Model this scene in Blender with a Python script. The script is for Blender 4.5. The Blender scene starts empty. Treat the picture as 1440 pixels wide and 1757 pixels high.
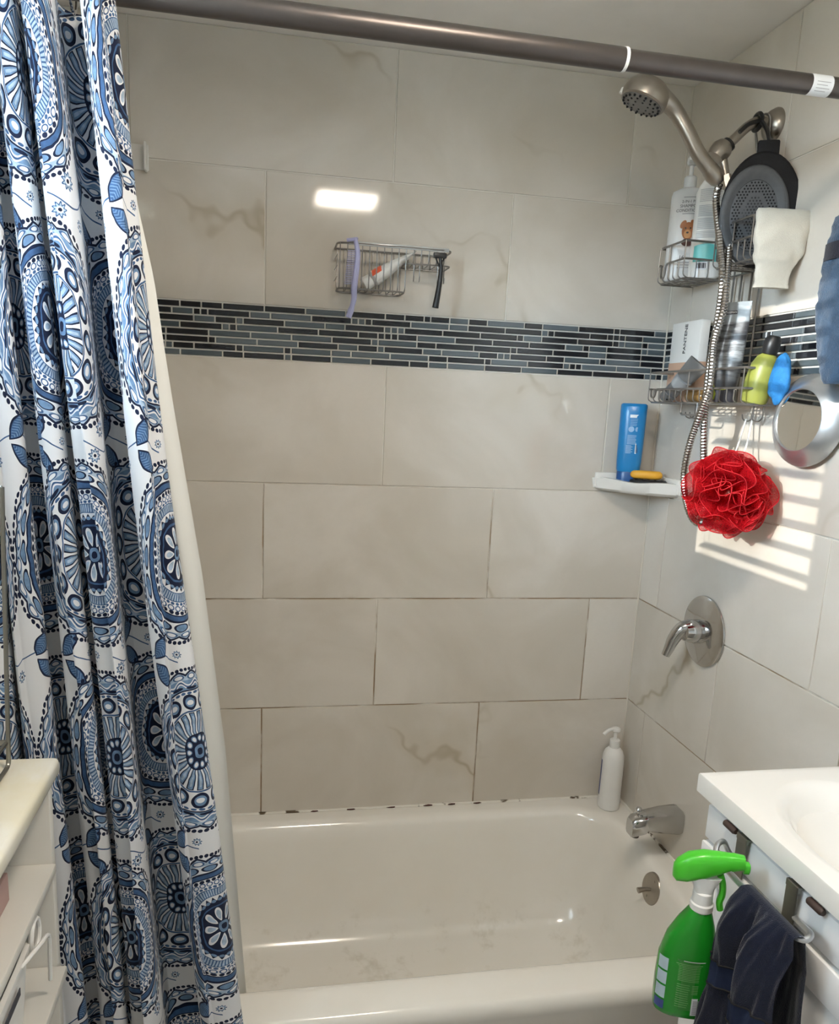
import bpy, bmesh, math, random
from mathutils import Vector, Matrix, noise
random.seed(7)
sc = bpy.context.scene
COL = sc.collection
PI = math.pi

# ------------------------------------------------------------------ camera
FPX, CX, CY = 1310.126, 694.08, 954.66            # focal length and principal point, 1440x1757 frame
CAM = Vector((-1.06056, -1.98538, 1.53346))
RC = ((0.98392335, -0.00836757, -0.17839516),
      (-0.17301986, 0.20289628, -0.96379315),
      (0.04426032, 0.97916448, 0.19818663))
cam = bpy.data.cameras.new('camera')
cam.sensor_fit = 'HORIZONTAL'; cam.sensor_width = 36.0
cam.lens = 36.0 * FPX / 1440.0
cam.shift_x = (720 - CX) / 1440.0
cam.shift_y = (CY - 878.5) / 1440.0
cam.clip_start = 0.05
camo = bpy.data.objects.new('camera', cam); COL.objects.link(camo)
camo.matrix_world = Matrix.Translation(CAM) @ Matrix(RC).to_4x4()
sc.camera = camo

# ------------------------------------------------------------------ world, sun, exposure
XL = -1.54            # left wall
YF = -3.0             # wall behind the camera
ZC = 2.351            # ceiling
w = bpy.data.worlds.new('world'); sc.world = w; w.use_nodes = True
bg = w.node_tree.nodes['Background']
bg.inputs[1].default_value = 50.0
_n, _l = w.node_tree.nodes, w.node_tree.links          # plain daylight sky above the horizon, darker ground below it
_tc = _n.new('ShaderNodeTexCoord'); _sp = _n.new('ShaderNodeSeparateXYZ'); _mr = _n.new('ShaderNodeMapRange'); _mx = _n.new('ShaderNodeMix')
_mr.inputs[1].default_value = -.03; _mr.inputs[2].default_value = .03; _mx.data_type = 'RGBA'
_mx.inputs[6].default_value = (.10, .11, .09, 1); _mx.inputs[7].default_value = (.64, .83, 1.0, 1)
_l.new(_tc.outputs['Generated'], _sp.inputs[0]); _l.new(_sp.outputs[2], _mr.inputs[0]); _l.new(_mr.outputs[0], _mx.inputs[0]); _l.new(_mx.outputs[2], bg.inputs[0])
sun = bpy.data.lights.new('sun_offscreen', 'SUN'); sun.energy = 2.9; sun.angle = math.radians(0.25)
sun.color = (1.0, 0.95, 0.86)
suno = bpy.data.objects.new('sun_offscreen', sun); COL.objects.link(suno)
SUND = Vector((1.54, 0.85, -0.40)).normalized()
suno.rotation_euler = SUND.to_track_quat('-Z', 'Y').to_euler(); suno.location = (-4, -3, 3)
por = bpy.data.lights.new('window_left_offscreen', 'AREA'); por.shape = 'RECTANGLE'; por.size = 0.62; por.size_y = 0.50
por.cycles.is_portal = True
poro = bpy.data.objects.new('window_left_offscreen', por); COL.objects.link(poro)
poro.location = (XL - 0.09, -1.345, 1.9)
poro.rotation_euler = Vector((1, 0, 0)).to_track_quat('-Z', 'Y').to_euler()
sc.view_settings.view_transform = 'Standard'; sc.view_settings.look = 'None'
sc.view_settings.gamma = 1.0; sc.view_settings.use_curve_mapping = False
sc.view_settings.exposure = 0.47
LAMP_E = 60.0

# ------------------------------------------------------------------ pixel -> point helpers
def ray(px, py):
    d = Vector(((px - CX) / FPX, -(py - CY) / FPX, -1.0))
    return Matrix(RC) @ d
def at(px, py, axis, v):
    d = ray(px, py); t = (v - CAM[axis]) / d[axis]
    return CAM + d * t
def atx(px, py, x): return at(px, py, 0, x)
def aty(px, py, y): return at(px, py, 1, y)
def atz(px, py, z): return at(px, py, 2, z)

# ------------------------------------------------------------------ node DSL
class S:
    def __init__(s, nt, k): s.nt = nt; s.k = k
    def _m(s, op, b=None, c=None, rev=False):
        n = s.nt.nodes.new('ShaderNodeMath'); n.operation = op
        ins = [s, b, c] if not rev else [b, s, c]
        for i, q in enumerate(ins):
            if q is None: continue
            if isinstance(q, S): s.nt.links.new(q.k, n.inputs[i])
            else: n.inputs[i].default_value = float(q)
        return S(s.nt, n.outputs[0])
    def __add__(s, o): return s._m('ADD', o)
    __radd__ = __add__
    def __sub__(s, o): return s._m('SUBTRACT', o)
    def __rsub__(s, o): return s._m('SUBTRACT', o, rev=True)
    def __mul__(s, o): return s._m('MULTIPLY', o)
    __rmul__ = __mul__
    def __truediv__(s, o): return s._m('DIVIDE', o)
    def __rtruediv__(s, o): return s._m('DIVIDE', o, rev=True)
    def __lt__(s, o): return s._m('LESS_THAN', o)
    def __gt__(s, o): return s._m('GREATER_THAN', o)
    def sin(s): return s._m('SINE')
    def cos(s): return s._m('COSINE')
    def abs(s): return s._m('ABSOLUTE')
    def fr(s): return s._m('FRACT')
    def fl(s): return s._m('FLOOR')
    def sqrt(s): return s._m('SQRT')
    def mn(s, o): return s._m('MINIMUM', o)
    def mx(s, o): return s._m('MAXIMUM', o)
    def pw(s, o): return s._m('POWER', o)
    def atan2(s, o): return s._m('ARCTAN2', o)
    def mod2(s): return ((s * 0.5).fr() * 2.0)
def between(v, lo, hi): return (v > lo) * (v < hi)
def smooth(nt, v, lo, hi, a=0.0, b=1.0):
    n = nt.nodes.new('ShaderNodeMapRange'); n.interpolation_type = 'SMOOTHSTEP'
    nt.links.new(v.k, n.inputs[0])
    for i, q in enumerate((lo, hi, a, b)): n.inputs[i + 1].default_value = q
    return S(nt, n.outputs[0])
def mix(nt, fac, a, b):
    n = nt.nodes.new('ShaderNodeMix'); n.data_type = 'RGBA'
    for sock, q in ((n.inputs[0], fac), (n.inputs[6], a), (n.inputs[7], b)):
        if isinstance(q, S): nt.links.new(q.k, sock)
        elif isinstance(q, tuple): sock.default_value = (*q[:3], 1)
        else: sock.default_value = q
    return S(nt, n.outputs[2])
def noise_node(nt, vec, scale, detail=2.0, rough=0.5, dist=0.0):
    n = nt.nodes.new('ShaderNodeTexNoise')
    if vec is not None: nt.links.new(vec.k, n.inputs['Vector'])
    n.inputs['Scale'].default_value = scale; n.inputs['Detail'].default_value = detail
    n.inputs['Roughness'].default_value = rough; n.inputs['Distortion'].default_value = dist
    return S(nt, n.outputs['Fac'])
def objcoord(nt):
    n = nt.nodes.new('ShaderNodeTexCoord'); return S(nt, n.outputs['Object'])
def objrandom(nt):
    n = nt.nodes.new('ShaderNodeObjectInfo'); return S(nt, n.outputs['Random'])
def sep(nt, v):
    n = nt.nodes.new('ShaderNodeSeparateXYZ'); nt.links.new(v.k, n.inputs[0])
    return [S(nt, n.outputs[i]) for i in range(3)]
def comb(nt, x, y, z):
    n = nt.nodes.new('ShaderNodeCombineXYZ')
    for i, q in enumerate((x, y, z)):
        if isinstance(q, S): nt.links.new(q.k, n.inputs[i])
        else: n.inputs[i].default_value = q
    return S(nt, n.outputs[0])
def bump(nt, bsdf, h, strength, dist=0.002):
    n = nt.nodes.new('ShaderNodeBump'); n.inputs['Strength'].default_value = strength
    n.inputs['Distance'].default_value = dist
    nt.links.new(h.k, n.inputs['Height']); nt.links.new(n.outputs[0], bsdf.inputs['Normal'])
def base(name, col, rough=0.5, metal=0.0, spec=0.5, **kw):
    m = bpy.data.materials.new(name); m.use_nodes = True
    nt = m.node_tree; b = nt.nodes['Principled BSDF']
    b.inputs['Base Color'].default_value = (*col, 1); b.inputs['Roughness'].default_value = rough
    b.inputs['Metallic'].default_value = metal; b.inputs['Specular IOR Level'].default_value = spec
    for k, v in kw.items(): b.inputs[k.replace('_', ' ')].default_value = v
    return m, nt, b
def mottled(name, col, rough=0.5, metal=0.0, spec=0.5, amt=0.12, scale=30, bmp=0.0, **kw):
    """plain stuff with slight grain so that nothing is perfectly flat"""
    m, nt, b = base(name, col, rough, metal, spec, **kw)
    f = noise_node(nt, objcoord(nt), scale, 3)
    d = tuple(c * (1 - amt) for c in col); l = tuple(min(1, c * (1 + amt * .6)) for c in col)
    c = mix(nt, f, d, l); nt.links.new(c.k, b.inputs['Base Color'])
    if bmp: bump(nt, b, noise_node(nt, objcoord(nt), scale * 6, 2), bmp)
    return m

M = {}
# --- marble-look wall tile
def tile_mat():
    m, nt, b = base('glazed_beige_tile', (.5, .47, .42), 0.07, 0, 0.45)
    co = objcoord(nt); rnd = objrandom(nt); x, y, z = sep(nt, co)
    h = (x + y)
    v = comb(nt, h + rnd * 37.0, z + rnd * 11.0, rnd * 5.0)
    big = noise_node(nt, v, 2.6, 4, .55, .6)
    warp = noise_node(nt, v, 3.2, 3, .6)
    # diagonal vein lines
    q = (h * 0.75 + z * 0.9 + rnd * 3.1 + (warp - .5) * 0.75) * 1.35
    line = (q.fr() - .5).abs()
    vein = smooth(nt, line, 0.0, 0.030, 1.0, 0.0)
    halo = smooth(nt, line, 0.0, 0.16, 1.0, 0.0)
    mask = smooth(nt, noise_node(nt, v, 1.9, 2), .46, .66)
    fine = noise_node(nt, v, 130, 2)
    c = mix(nt, smooth(nt, big, .32, .72), (.60, .55, .475), (.71, .665, .60))
    c = mix(nt, fine * .12, c, (.50, .46, .39))
    c = mix(nt, halo * mask * .35, c, (.52, .46, .35))
    c = mix(nt, vein * mask * .55, c, (.36, .29, .19))
    nt.links.new(c.k, b.inputs['Base Color'])
    return m
M['tile'] = tile_mat()
def grout_mat():
    m, nt, b = base('wall_grout', (.6, .57, .5), .8, 0, .2)
    co = objcoord(nt); x, y, z = sep(nt, co)
    low = smooth(nt, z, 1.40, 1.15)
    n = noise_node(nt, co, 6, 4, .6)
    c = mix(nt, low * smooth(nt, n, .35, .55), (.76, .73, .66), (.33, .23, .14))
    nt.links.new(c.k, b.inputs['Base Color'])
    return m
M['grout'] = grout_mat()
def glass_mosaic(name, c0, c1):
    m, nt, b = base(name, c0, .12, 0, .6)
    rnd = objrandom(nt); co = objcoord(nt); x, y, z = sep(nt, co)
    st = noise_node(nt, comb(nt, (x + y) * 25 + rnd * 40, z * 260, rnd * 9), 1.0, 3)
    c = mix(nt, (rnd * .6 + st * .5), c0, c1); nt.links.new(c.k, b.inputs['Base Color'])
    return m
M['mos_black'] = glass_mosaic('black_glass', (.006, .007, .010), (.022, .023, .028))
M['mos_slate'] = glass_mosaic('slate_glass', (.055, .075, .085), (.14, .165, .18))
def enamel():
    m, nt, b = base('tub_enamel', (.80, .76, .68), .14, 0, .5, Coat_Weight=.25)
    co = objcoord(nt)
    c = mix(nt, noise_node(nt, co, 7, 4, .6), (.82, .78, .70), (.87, .85, .80))
    x, y, z = sep(nt, co)
    dirty = smooth(nt, noise_node(nt, co, 11, 4, .7), .52, .75) * smooth(nt, z, .20, .08)
    c = mix(nt, dirty * .45, c, (.52, .47, .36))
    nt.links.new(c.k, b.inputs['Base Color']); return m
M['enamel'] = enamel()
def caulk():
    m, nt, b = base('stained_caulk', (.8, .77, .7), .6, 0, .3)
    co = objcoord(nt)
    n = noise_node(nt, co, 16, 3, .6); 
    c = mix(nt, smooth(nt, n, .56, .62), (.80, .77, .70), (.10, .07, .04)); nt.links.new(c.k, b.inputs['Base Color']); return m
M['caulk'] = caulk()
M['paint'] = mottled('ceiling_paint', (.88, .845, .80), .7, 0, .2, .06, 14, .05)
M['wallpaint'] = mottled('wall_paint', (.80, .80, .79), .6, 0, .3, .05, 12, .03)
M['floor'] = mottled('floor_tile', (.62, .60, .57), .4, 0, .4, .2, 9)
M['chrome'] = mottled('chrome', (.56, .56, .56), .10, 1.0, .5, .05, 8)
M['hosemetal'] = mottled('hose_chrome', (.40, .375, .35), .22, 1.0, .5, .05, 8)
M['nickel'] = mottled('brushed_nickel', (.40, .365, .32), .32, 1.0, .5, .12, 60)
M['rodmetal'] = mottled('bronze_rod_finish', (.095, .081, .074), .36, .70, .5, .12, 40)
M['roddark'] = mottled('dark_bronze_rod_finish', (.040, .034, .031), .40, .5, .5, .12, 40)
M['wire'] = mottled('grey_wire', (.30, .285, .27), .36, .85, .5, .1, 50)
M['hookmetal'] = mottled('pewter_strap', (.26, .25, .22), .35, .9, .5, .1, 40)
M['silver'] = mottled('silver_rod', (.62, .64, .66), .3, .9, .5, .06, 40)
M['white_plastic'] = mottled('white_plastic', (.80, .79, .76), .32, 0, .5, .04, 20)
M['milky'] = mottled('milky_plastic', (.78, .78, .77), .3, 0, .5, .04, 20, Transmission_Weight=.15)
M['white_cab'] = mottled('white_cabinet_paint', (.91, .91, .91), .35, 0, .5, .03, 10)
M['shelfwhite'] = mottled('shelf_paint', (.66, .64, .59), .45, 0, .4, .06, 10)
M['sink'] = mottled('cultured_marble_sink', (.80, .775, .73), .14, 0, .5, .03, 5, Coat_Weight=.3)
M['ceramic'] = mottled('white_ceramic', (.82, .80, .75), .16, 0, .5, .03, 10, Coat_Weight=.3)
def marble():
    m, nt, b = base('cream_marble', (.8, .75, .62), .18, 0, .5)
    co = objcoord(nt); n = noise_node(nt, co, 6, 4, .55, 1.2)
    c = mix(nt, smooth(nt, n, .35, .7), (.78, .72, .55), (.82, .80, .73))
    nt.links.new(c.k, b.inputs['Base Color']); return m
M['marble'] = marble()
M['black'] = mottled('black_plastic', (.012, .012, .013), .4, 0, .5, .3, 30)
M['blackfoam'] = mottled('black_foam', (.010, .010, .012), .75, 0, .3, .3, 60, .2)
M['greymesh'] = mottled('grey_silicone', (.085, .090, .098), .6, 0, .4, .2, 80, .2)
M['sprayface'] = mottled('warm_grey_plastic', (.20, .19, .18), .45, .2, .4, .15, 50)
M['lav'] = mottled('lavender_plastic', (.40, .40, .62), .3, 0, .5, .06, 30)
M['red_print'] = mottled('orange_red_print', (.75, .12, .05), .4, 0, .5, .05, 30)
M['blue_bottle'] = mottled('blue_plastic', (.012, .20, .48), .28, 0, .5, .08, 18)
M['blue_cap'] = mottled('navy_cap', (.008, .075, .25), .3, 0, .5, .06, 18)
M['soap'] = mottled('amber_soap', (.80, .40, .035), .45, 0, .5, .1, 20)
M['print_white'] = mottled('white_print', (.80, .82, .84), .4, 0, .4, .03, 30)
M['print_pale'] = mottled('pale_blue_print', (.30, .48, .70), .4, 0, .4, .03, 30)
M['print_dark'] = mottled('dark_print', (.05, .05, .06), .5, 0, .4, .03, 30)
M['print_grey'] = mottled('grey_print', (.38, .38, .40), .5, 0, .4, .03, 30)
M['teal'] = mottled('teal_label', (.14, .52, .50), .35, 0, .5, .1, 40)
M['dogfur'] = mottled('brown_print', (.36, .13, .045), .5, 0, .4, .3, 90)
M['dogdark'] = mottled('dark_brown_print', (.07, .02, .012), .5, 0, .4, .3, 90)
M['bumper'] = mottled('brown_rubber', (.055, .033, .026), .5, 0, .4, .2, 60)
M['dogtan'] = mottled('tan_print', (.55, .28, .11), .5, 0, .4, .2, 90)
M['tube_grey'] = mottled('grey_tube', (.21, .21, .21), .3, .25, .5, .08, 20)
M['tube_light'] = mottled('light_grey_tube_panel', (.42, .43, .44), .3, .2, .5, .06, 20)
def charcoal_tube():
    m, nt, b = base('charcoal_streaked_tube', (.1, .1, .1), .42, 0, .5)
    co = objcoord(nt); x, y, z = sep(nt, co)
    n = noise_node(nt, comb(nt, x * 2, y * 2, z * 16), 3.0, 5, .7)
    top = smooth(nt, z, .165, .17)
    c = mix(nt, smooth(nt, n, .40, .62), (.035, .035, .04), (.32, .35, .37))
    c = mix(nt, smooth(nt, z, .10, .03), c, (.05, .05, .055))
    c = mix(nt, top, c, (.30, .34, .37))
    nt.links.new(c.k, b.inputs['Base Color']); return m
M['charcoal'] = charcoal_tube()
M['lime'] = mottled('lime_cloth', (.52, .62, .06), .7, 0, .3, .2, 40, .2)
M['olive'] = mottled('yellow_green_bottle', (.27, .29, .055), .4, 0, .5, .2, 12)
M['bluesponge'] = mottled('blue_sponge', (.025, .19, .48), .7, 0, .3, .35, 90, .4)
M['amber'] = mottled('amber_bottle', (.20, .115, .035), .3, 0, .5, .2, 15)
M['peach'] = mottled('peach_band', (.62, .40, .28), .4, 0, .5, .05, 15)
M['pinkbox'] = mottled('dusty_pink_card', (.46, .30, .27), .6, 0, .3, .1, 15)
M['spray_green'] = mottled('green_bottle_plastic', (.012, .27, .018), .22, 0, .5, .15, 10)
M['spray_head'] = mottled('bright_green_plastic', (.07, .52, .03), .28, 0, .5, .06, 10)
M['spray_label'] = mottled('green_label', (.035, .24, .035), .4, 0, .4, .2, 130)
M['spray_text'] = mottled('pale_green_print', (.20, .46, .16), .5, 0, .4, .1, 60)
M['side_label'] = mottled('pale_blue_label', (.48, .62, .68), .4, 0, .4, .2, 40)
M['side_navy'] = mottled('navy_label', (.05, .08, .24), .4, 0, .4, .1, 40)
M['terry'] = mottled('cream_terry', (.72, .68, .59), .9, 0, .1, .06, 120, .5, Sheen_Weight=.3)
M['navyterry'] = mottled('navy_terry', (.008, .011, .026), .95, 0, .1, .35, 120, .6, Sheen_Weight=.25)
M['navyband'] = mottled('navy_woven_band', (.022, .030, .062), .8, 0, .1, .2, 60, .2)
M['blueterry'] = mottled('steel_blue_chenille', (.050, .092, .155), .95, 0, .1, .45, 60, .8, Sheen_Weight=.3)
M['linermat'] = mottled('white_liner', (.72, .71, .66), .4, 0, .4, .03, 8, Transmission_Weight=.0)
M['mirror'] = mottled('mirror_silvering', (.80, .80, .77), .03, 1.0, .5, .05, 6)
M['clear'] = mottled('clear_plastic', (.75, .77, .77), .12, 0, .5, .03, 10, Transmission_Weight=.5)
def netting():
    m, nt, b = base('red_netting', (.47, .008, .016), .5, 0, .3)
    out = nt.nodes['Material Output']
    tr = nt.nodes.new('ShaderNodeBsdfTransparent'); tr.inputs[0].default_value = (1, .55, .55, 1)
    tl = nt.nodes.new('ShaderNodeBsdfTranslucent'); tl.inputs[0].default_value = (.70, .015, .03, 1)
    a = nt.nodes.new('ShaderNodeMixShader'); a.inputs[0].default_value = .35
    c = nt.nodes.new('ShaderNodeMixShader')
    nt.links.new(b.outputs[0], a.inputs[1]); nt.links.new(tl.outputs[0], a.inputs[2])
    n = noise_node(nt, objcoord(nt), 420, 1)
    f = smooth(nt, n, .35, .65, .42, .70)
    nt.links.new(f.k, c.inputs[0]); nt.links.new(tr.outputs[0], c.inputs[1]); nt.links.new(a.outputs[0], c.inputs[2])
    nt.links.new(c.outputs[0], out.inputs[0]); return m
M['net'] = netting()
M['redhem'] = mottled('red_hem', (.45, .006, .012), .6, 0, .3, .1, 60)

# --- printed curtain
def curtain_mat():
    m, nt, b = base('paisley_print_cotton', (.8, .81, .84), .75, 0, .2, Sheen_Weight=.15)
    uvn = nt.nodes.new('ShaderNodeUVMap'); uvn.uv_map = 'cloth'
    uv = S(nt, uvn.outputs[0]); s0, t0, _ = sep(nt, uv)
    wn = noise_node(nt, uv, 26, 2); wn2 = noise_node(nt, uv, 21, 2, .5, .3)
    s = s0 + (wn - .5) * .010; t = t0 + (wn2 - .5) * .010
    WHITE = (.77, .775, .79); PALE = (.40, .50, .62); LB = (.165, .27, .43); MB = (.052, .115, .24); NV = (.008, .014, .042)
    cw, ch = .178, .318
    ci = (s / cw).fl(); ri = (t / ch).fl()
    ty = (ci + ri).mod2()                       # 0 / 1
    lx = ((s / cw).fr() - .5) * cw; ly = ((t / ch).fr() - .5) * ch
    egg = 1.0 - ly * .8
    X = lx / (egg * .086); Y = ly / .134
    r = (X.abs().pw(2.5) + Y.abs().pw(2.5)).pw(.4); th = Y.atan2(X)
    def seg(n): return (th * (n / (2 * PI)) + 7.0).fr() - .5
    # ---------- ground: sprigs between the medallions
    gx = ((s / cw + .5).fr() - .5) * cw; gy = ((t / ch + .5).fr() - .5) * ch
    vine = ((gy - (gx * 60.0).sin() * .010).abs() < .0011) * (gx.abs() < .070)
    c = mix(nt, vine, WHITE, MB)
    def leaf(c, ox, oy, ang, a, bb):
        ca, sa = math.cos(ang), math.sin(ang)
        dx = gx - ox; dy = gy - oy
        px = (dx * ca + dy * sa) / a; py = (dy * ca - dx * sa) / bb
        q = px * px + py.abs()
        c = mix(nt, q < 1.0, c, NV)
        c = mix(nt, (q < .80), c, MB)
        rib = ((px * 6.0 + py.abs() * 2.0).fr() < .35) * (q < .72)
        return mix(nt, rib, c, LB)
    c = leaf(c, .030, .022, .9, .026, .013)
    c = leaf(c, .034, -.022, -.8, .026, .013)
    def daisy(c, ox, oy, R):
        dx = gx - ox; dy = gy - oy
        rr = (dx * dx + dy * dy).sqrt() / R; tt = dy.atan2(dx)
        edge = (tt * 9.0).cos() * .16 + .84
        c = mix(nt, rr < edge, c, MB); c = mix(nt, rr < edge - .22, c, PALE)
        c = mix(nt, rr < .42, c, WHITE); return mix(nt, rr < .24, c, NV)
    c = daisy(c, -.032, .022, .012); c = daisy(c, -.052, -.014, .011); c = daisy(c, -.012, -.028, .009)
    c = daisy(c, .070, .004, .007)
    def ovals(c, n, rc, dr, k, col_out, col_in, gate=None, inner=.45):
        u = seg(n); v = (r - rc) / dr
        q = u * u * k + v * v
        g = q < 1.0; h = q < inner
        if gate is not None: g = g * gate; h = h * gate
        c = mix(nt, g, c, col_out); return mix(nt, h, c, col_in) if col_in is not None else c
    # ---------- scalloped fringe common to both kinds
    c = ovals(c, 76.0, 1.022, .022, 6.0, NV, None)
    sc_ = seg(22.0).abs() * .09 + r
    c = mix(nt, sc_ < 1.01, c, NV); c = mix(nt, sc_ < .985, c, PALE)
    c = ovals(c, 22.0, .935, .030, 7.0, MB, WHITE)
    B = ty; A = 1.0 - ty
    # ---------- kind A : beaded paisley
    c = mix(nt, (r < .90) * A, c, WHITE)
    c = ovals(c, 17.0, .855, .045, 5.0, NV, LB, A, .55)
    c = mix(nt, (r < .800) * A, c, NV); c = mix(nt, (r < .775) * A, c, MB); c = mix(nt, (r < .72) * A, c, NV); c = mix(nt, (r < .705) * A, c, WHITE)
    c = ovals(c, 44.0, .680, .022, 6.5, NV, None, A)
    c = ovals(c, 34.0, .630, .032, 5.0, MB, WHITE, A, .40)
    c = ovals(c, 48.0, .580, .016, 7.0, MB, None, A)
    st = ((th * (80.0 / (2 * PI))).fr() > .42)
    c = mix(nt, between(r, .455, .56) * A, c, MB); c = mix(nt, between(r, .465, .550) * st * A, c, PALE)
    c = mix(nt, (r < .455) * A, c, WHITE)
    zz = seg(26.0).abs() * .11
    c = mix(nt, (r < .445 - zz) * A, c, NV)
    c = ovals(c, 26.0, .395, .018, 7.0, LB, None, A)
    c = mix(nt, (r < .365) * A, c, NV); c = mix(nt, (r < .335) * A, c, MB); c = mix(nt, (r < .315) * A, c, NV)
    c = ovals(c, 9.0, .20, .100, 9.0, WHITE, PALE, A)
    c = mix(nt, (r < .085) * A, c, LB); c = mix(nt, (r < .045) * A, c, NV)
    # ---------- kind B : flower
    c = mix(nt, (r < .90) * B, c, LB)
    wav = ((r - .845 - (th * 18.0).sin() * .028).abs())
    c = mix(nt, (wav < .030) * B, c, WHITE); c = mix(nt, (wav < .011) * B, c, MB)
    c = ovals(c, 18.0, .800, .018, 7.0, NV, None, B)
    c = mix(nt, (r < .775) * B, c, NV); c = mix(nt, (r < .758) * B, c, WHITE)
    c = ovals(c, 40.0, .735, .016, 7.0, MB, None, B)
    c = ovals(c, 13.0, .625, .095, 5.5, NV, LB, B, .42)
    c = ovals(c, 13.0, .620, .030, 30.0, WHITE, None, B)
    c = mix(nt, (r < .525) * B, c, MB); c = mix(nt, (r < .505) * B, c, WHITE)
    pet = seg(20.0).abs() + (r - .38).abs() * .5
    c = mix(nt, (pet < .40) * between(r, .20, .50) * B, c, NV); c = mix(nt, (pet < .28) * between(r, .20, .49) * B, c, LB); c = mix(nt, (pet < .14) * between(r, .20, .46) * B, c, PALE)
    c = mix(nt, (r < .235) * B, c, NV)
    c = ovals(c, 11.0, .17, .042, 7.0, LB, WHITE, B)
    c = mix(nt, (r < .09) * B, c, LB); c = mix(nt, (r < .05) * B, c, NV)
    # hand-painted unevenness of the blue ink
    wc = noise_node(nt, uv, 75, 3, .6)
    hv = nt.nodes.new('ShaderNodeHueSaturation'); nt.links.new(c.k, hv.inputs['Color'])
    nt.links.new(smooth(nt, wc, .25, .75, .72, 1.18).k, hv.inputs['Value']); c2_ = S(nt, hv.outputs[0])
    isw = nt.nodes.new('ShaderNodeRGBToBW'); nt.links.new(c.k, isw.inputs[0])
    c = mix(nt, S(nt, isw.outputs[0]) > .7, c2_, c)
    nt.links.new(c.k, b.inputs['Base Color'])
    # thin cotton lets some daylight through
    out = nt.nodes['Material Output']
    tl = nt.nodes.new('ShaderNodeBsdfTranslucent'); nt.links.new(c.k, tl.inputs[0])
    ms = nt.nodes.new('ShaderNodeMixShader'); ms.inputs[0].default_value = .22
    nt.links.new(b.outputs[0], ms.inputs[1]); nt.links.new(tl.outputs[0], ms.inputs[2]); nt.links.new(ms.outputs[0], out.inputs[0])
    bump(nt, b, noise_node(nt, uv, 900, 1), .12, .0006)
    return m
M['curtain'] = curtain_mat()

# ------------------------------------------------------------------ geometry helpers: every one returns (verts, faces)
def join(*gs):
    V = []; F = []
    for v, f in gs:
        o = len(V); V += [Vector(p) for p in v]; F += [tuple(i + o for i in q) for q in f]
    return V, F
def xf(g, m): return [m @ Vector(p) for p in g[0]], g[1]
def shift(g, d): d = Vector(d); return [Vector(p) + d for p in g[0]], g[1]
def box(x0, x1, y0, y1, z0, z1):
    v = [Vector((x, y, z)) for z in (z0, z1) for y in (y0, y1) for x in (x0, x1)]
    return v, [(0, 2, 3, 1), (4, 5, 7, 6), (0, 1, 5, 4), (2, 6, 7, 3), (0, 4, 6, 2), (1, 3, 7, 5)]
def rbox(x0, x1, y0, y1, z0, z1, r=.003, seg=2):
    bm = bmesh.new(); g = box(x0, x1, y0, y1, z0, z1)
    vs = [bm.verts.new(p) for p in g[0]]
    for f in g[1]: bm.faces.new([vs[i] for i in f])
    bmesh.ops.recalc_face_normals(bm, faces=bm.faces)
    r = min(r, .49 * min(abs(x1 - x0), abs(y1 - y0), abs(z1 - z0)))
    bmesh.ops.bevel(bm, geom=list(bm.edges), offset=r, segments=seg, affect='EDGES', profile=.5)
    bm.verts.index_update()
    out = [v.co.copy() for v in bm.verts], [tuple(v.index for v in f.verts) for f in bm.faces]
    bm.free(); return out
def loft(rings, closed=True, cap0=True, cap1=True):
    n = len(rings[0]); V = [Vector(p) for r in rings for p in r]; F = []
    for i in range(len(rings) - 1):
        for j in range(n if closed else n - 1):
            k = (j + 1) % n
            F.append((i * n + j, i * n + k, (i + 1) * n + k, (i + 1) * n + j))
    if cap0 and closed: F.append(tuple(reversed(range(n))))
    if cap1 and closed: F.append(tuple((len(rings) - 1) * n + j for j in range(n)))
    return V, F
def lathe(prof, seg=24, cap=True):          # about z, profile (r, z) from bottom to top
    rings = [[Vector((max(r, 1e-4) * math.cos(2 * PI * j / seg), max(r, 1e-4) * math.sin(2 * PI * j / seg), z)) for j in range(seg)] for r, z in prof]
    return loft(rings, True, cap, cap)
def ering(a, b, z, seg=28, e=2.0, cx=0, cy=0):    # superellipse ring
    out = []
    for j in range(seg):
        t = 2 * PI * j / seg; c, s = math.cos(t), math.sin(t)
        out.append(Vector((cx + a * math.copysign(abs(c) ** (2 / e), c), cy + b * math.copysign(abs(s) ** (2 / e), s), z)))
    return out
def eloft(prof, seg=28, e=2.0):   # (a, b, z[, cx, cy])
    return loft([ering(p[0], p[1], p[2], seg, e, *(p[3:] if len(p) > 3 else ())) for p in prof])
def spline(pts, n=8):
    P = [Vector(p) for p in pts]; out = []
    for i in range(len(P) - 1):
        a = P[max(i - 1, 0)]; b = P[i]; c = P[i + 1]; d = P[min(i + 2, len(P) - 1)]
        for k in range(n):
            t = k / n
            out.append(.5 * ((2 * b) + (c - a) * t + (2 * a - 5 * b + 4 * c - d) * t * t + (3 * b - a - 3 * c + d) * t ** 3))
    out.append(P[-1]); return out
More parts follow.
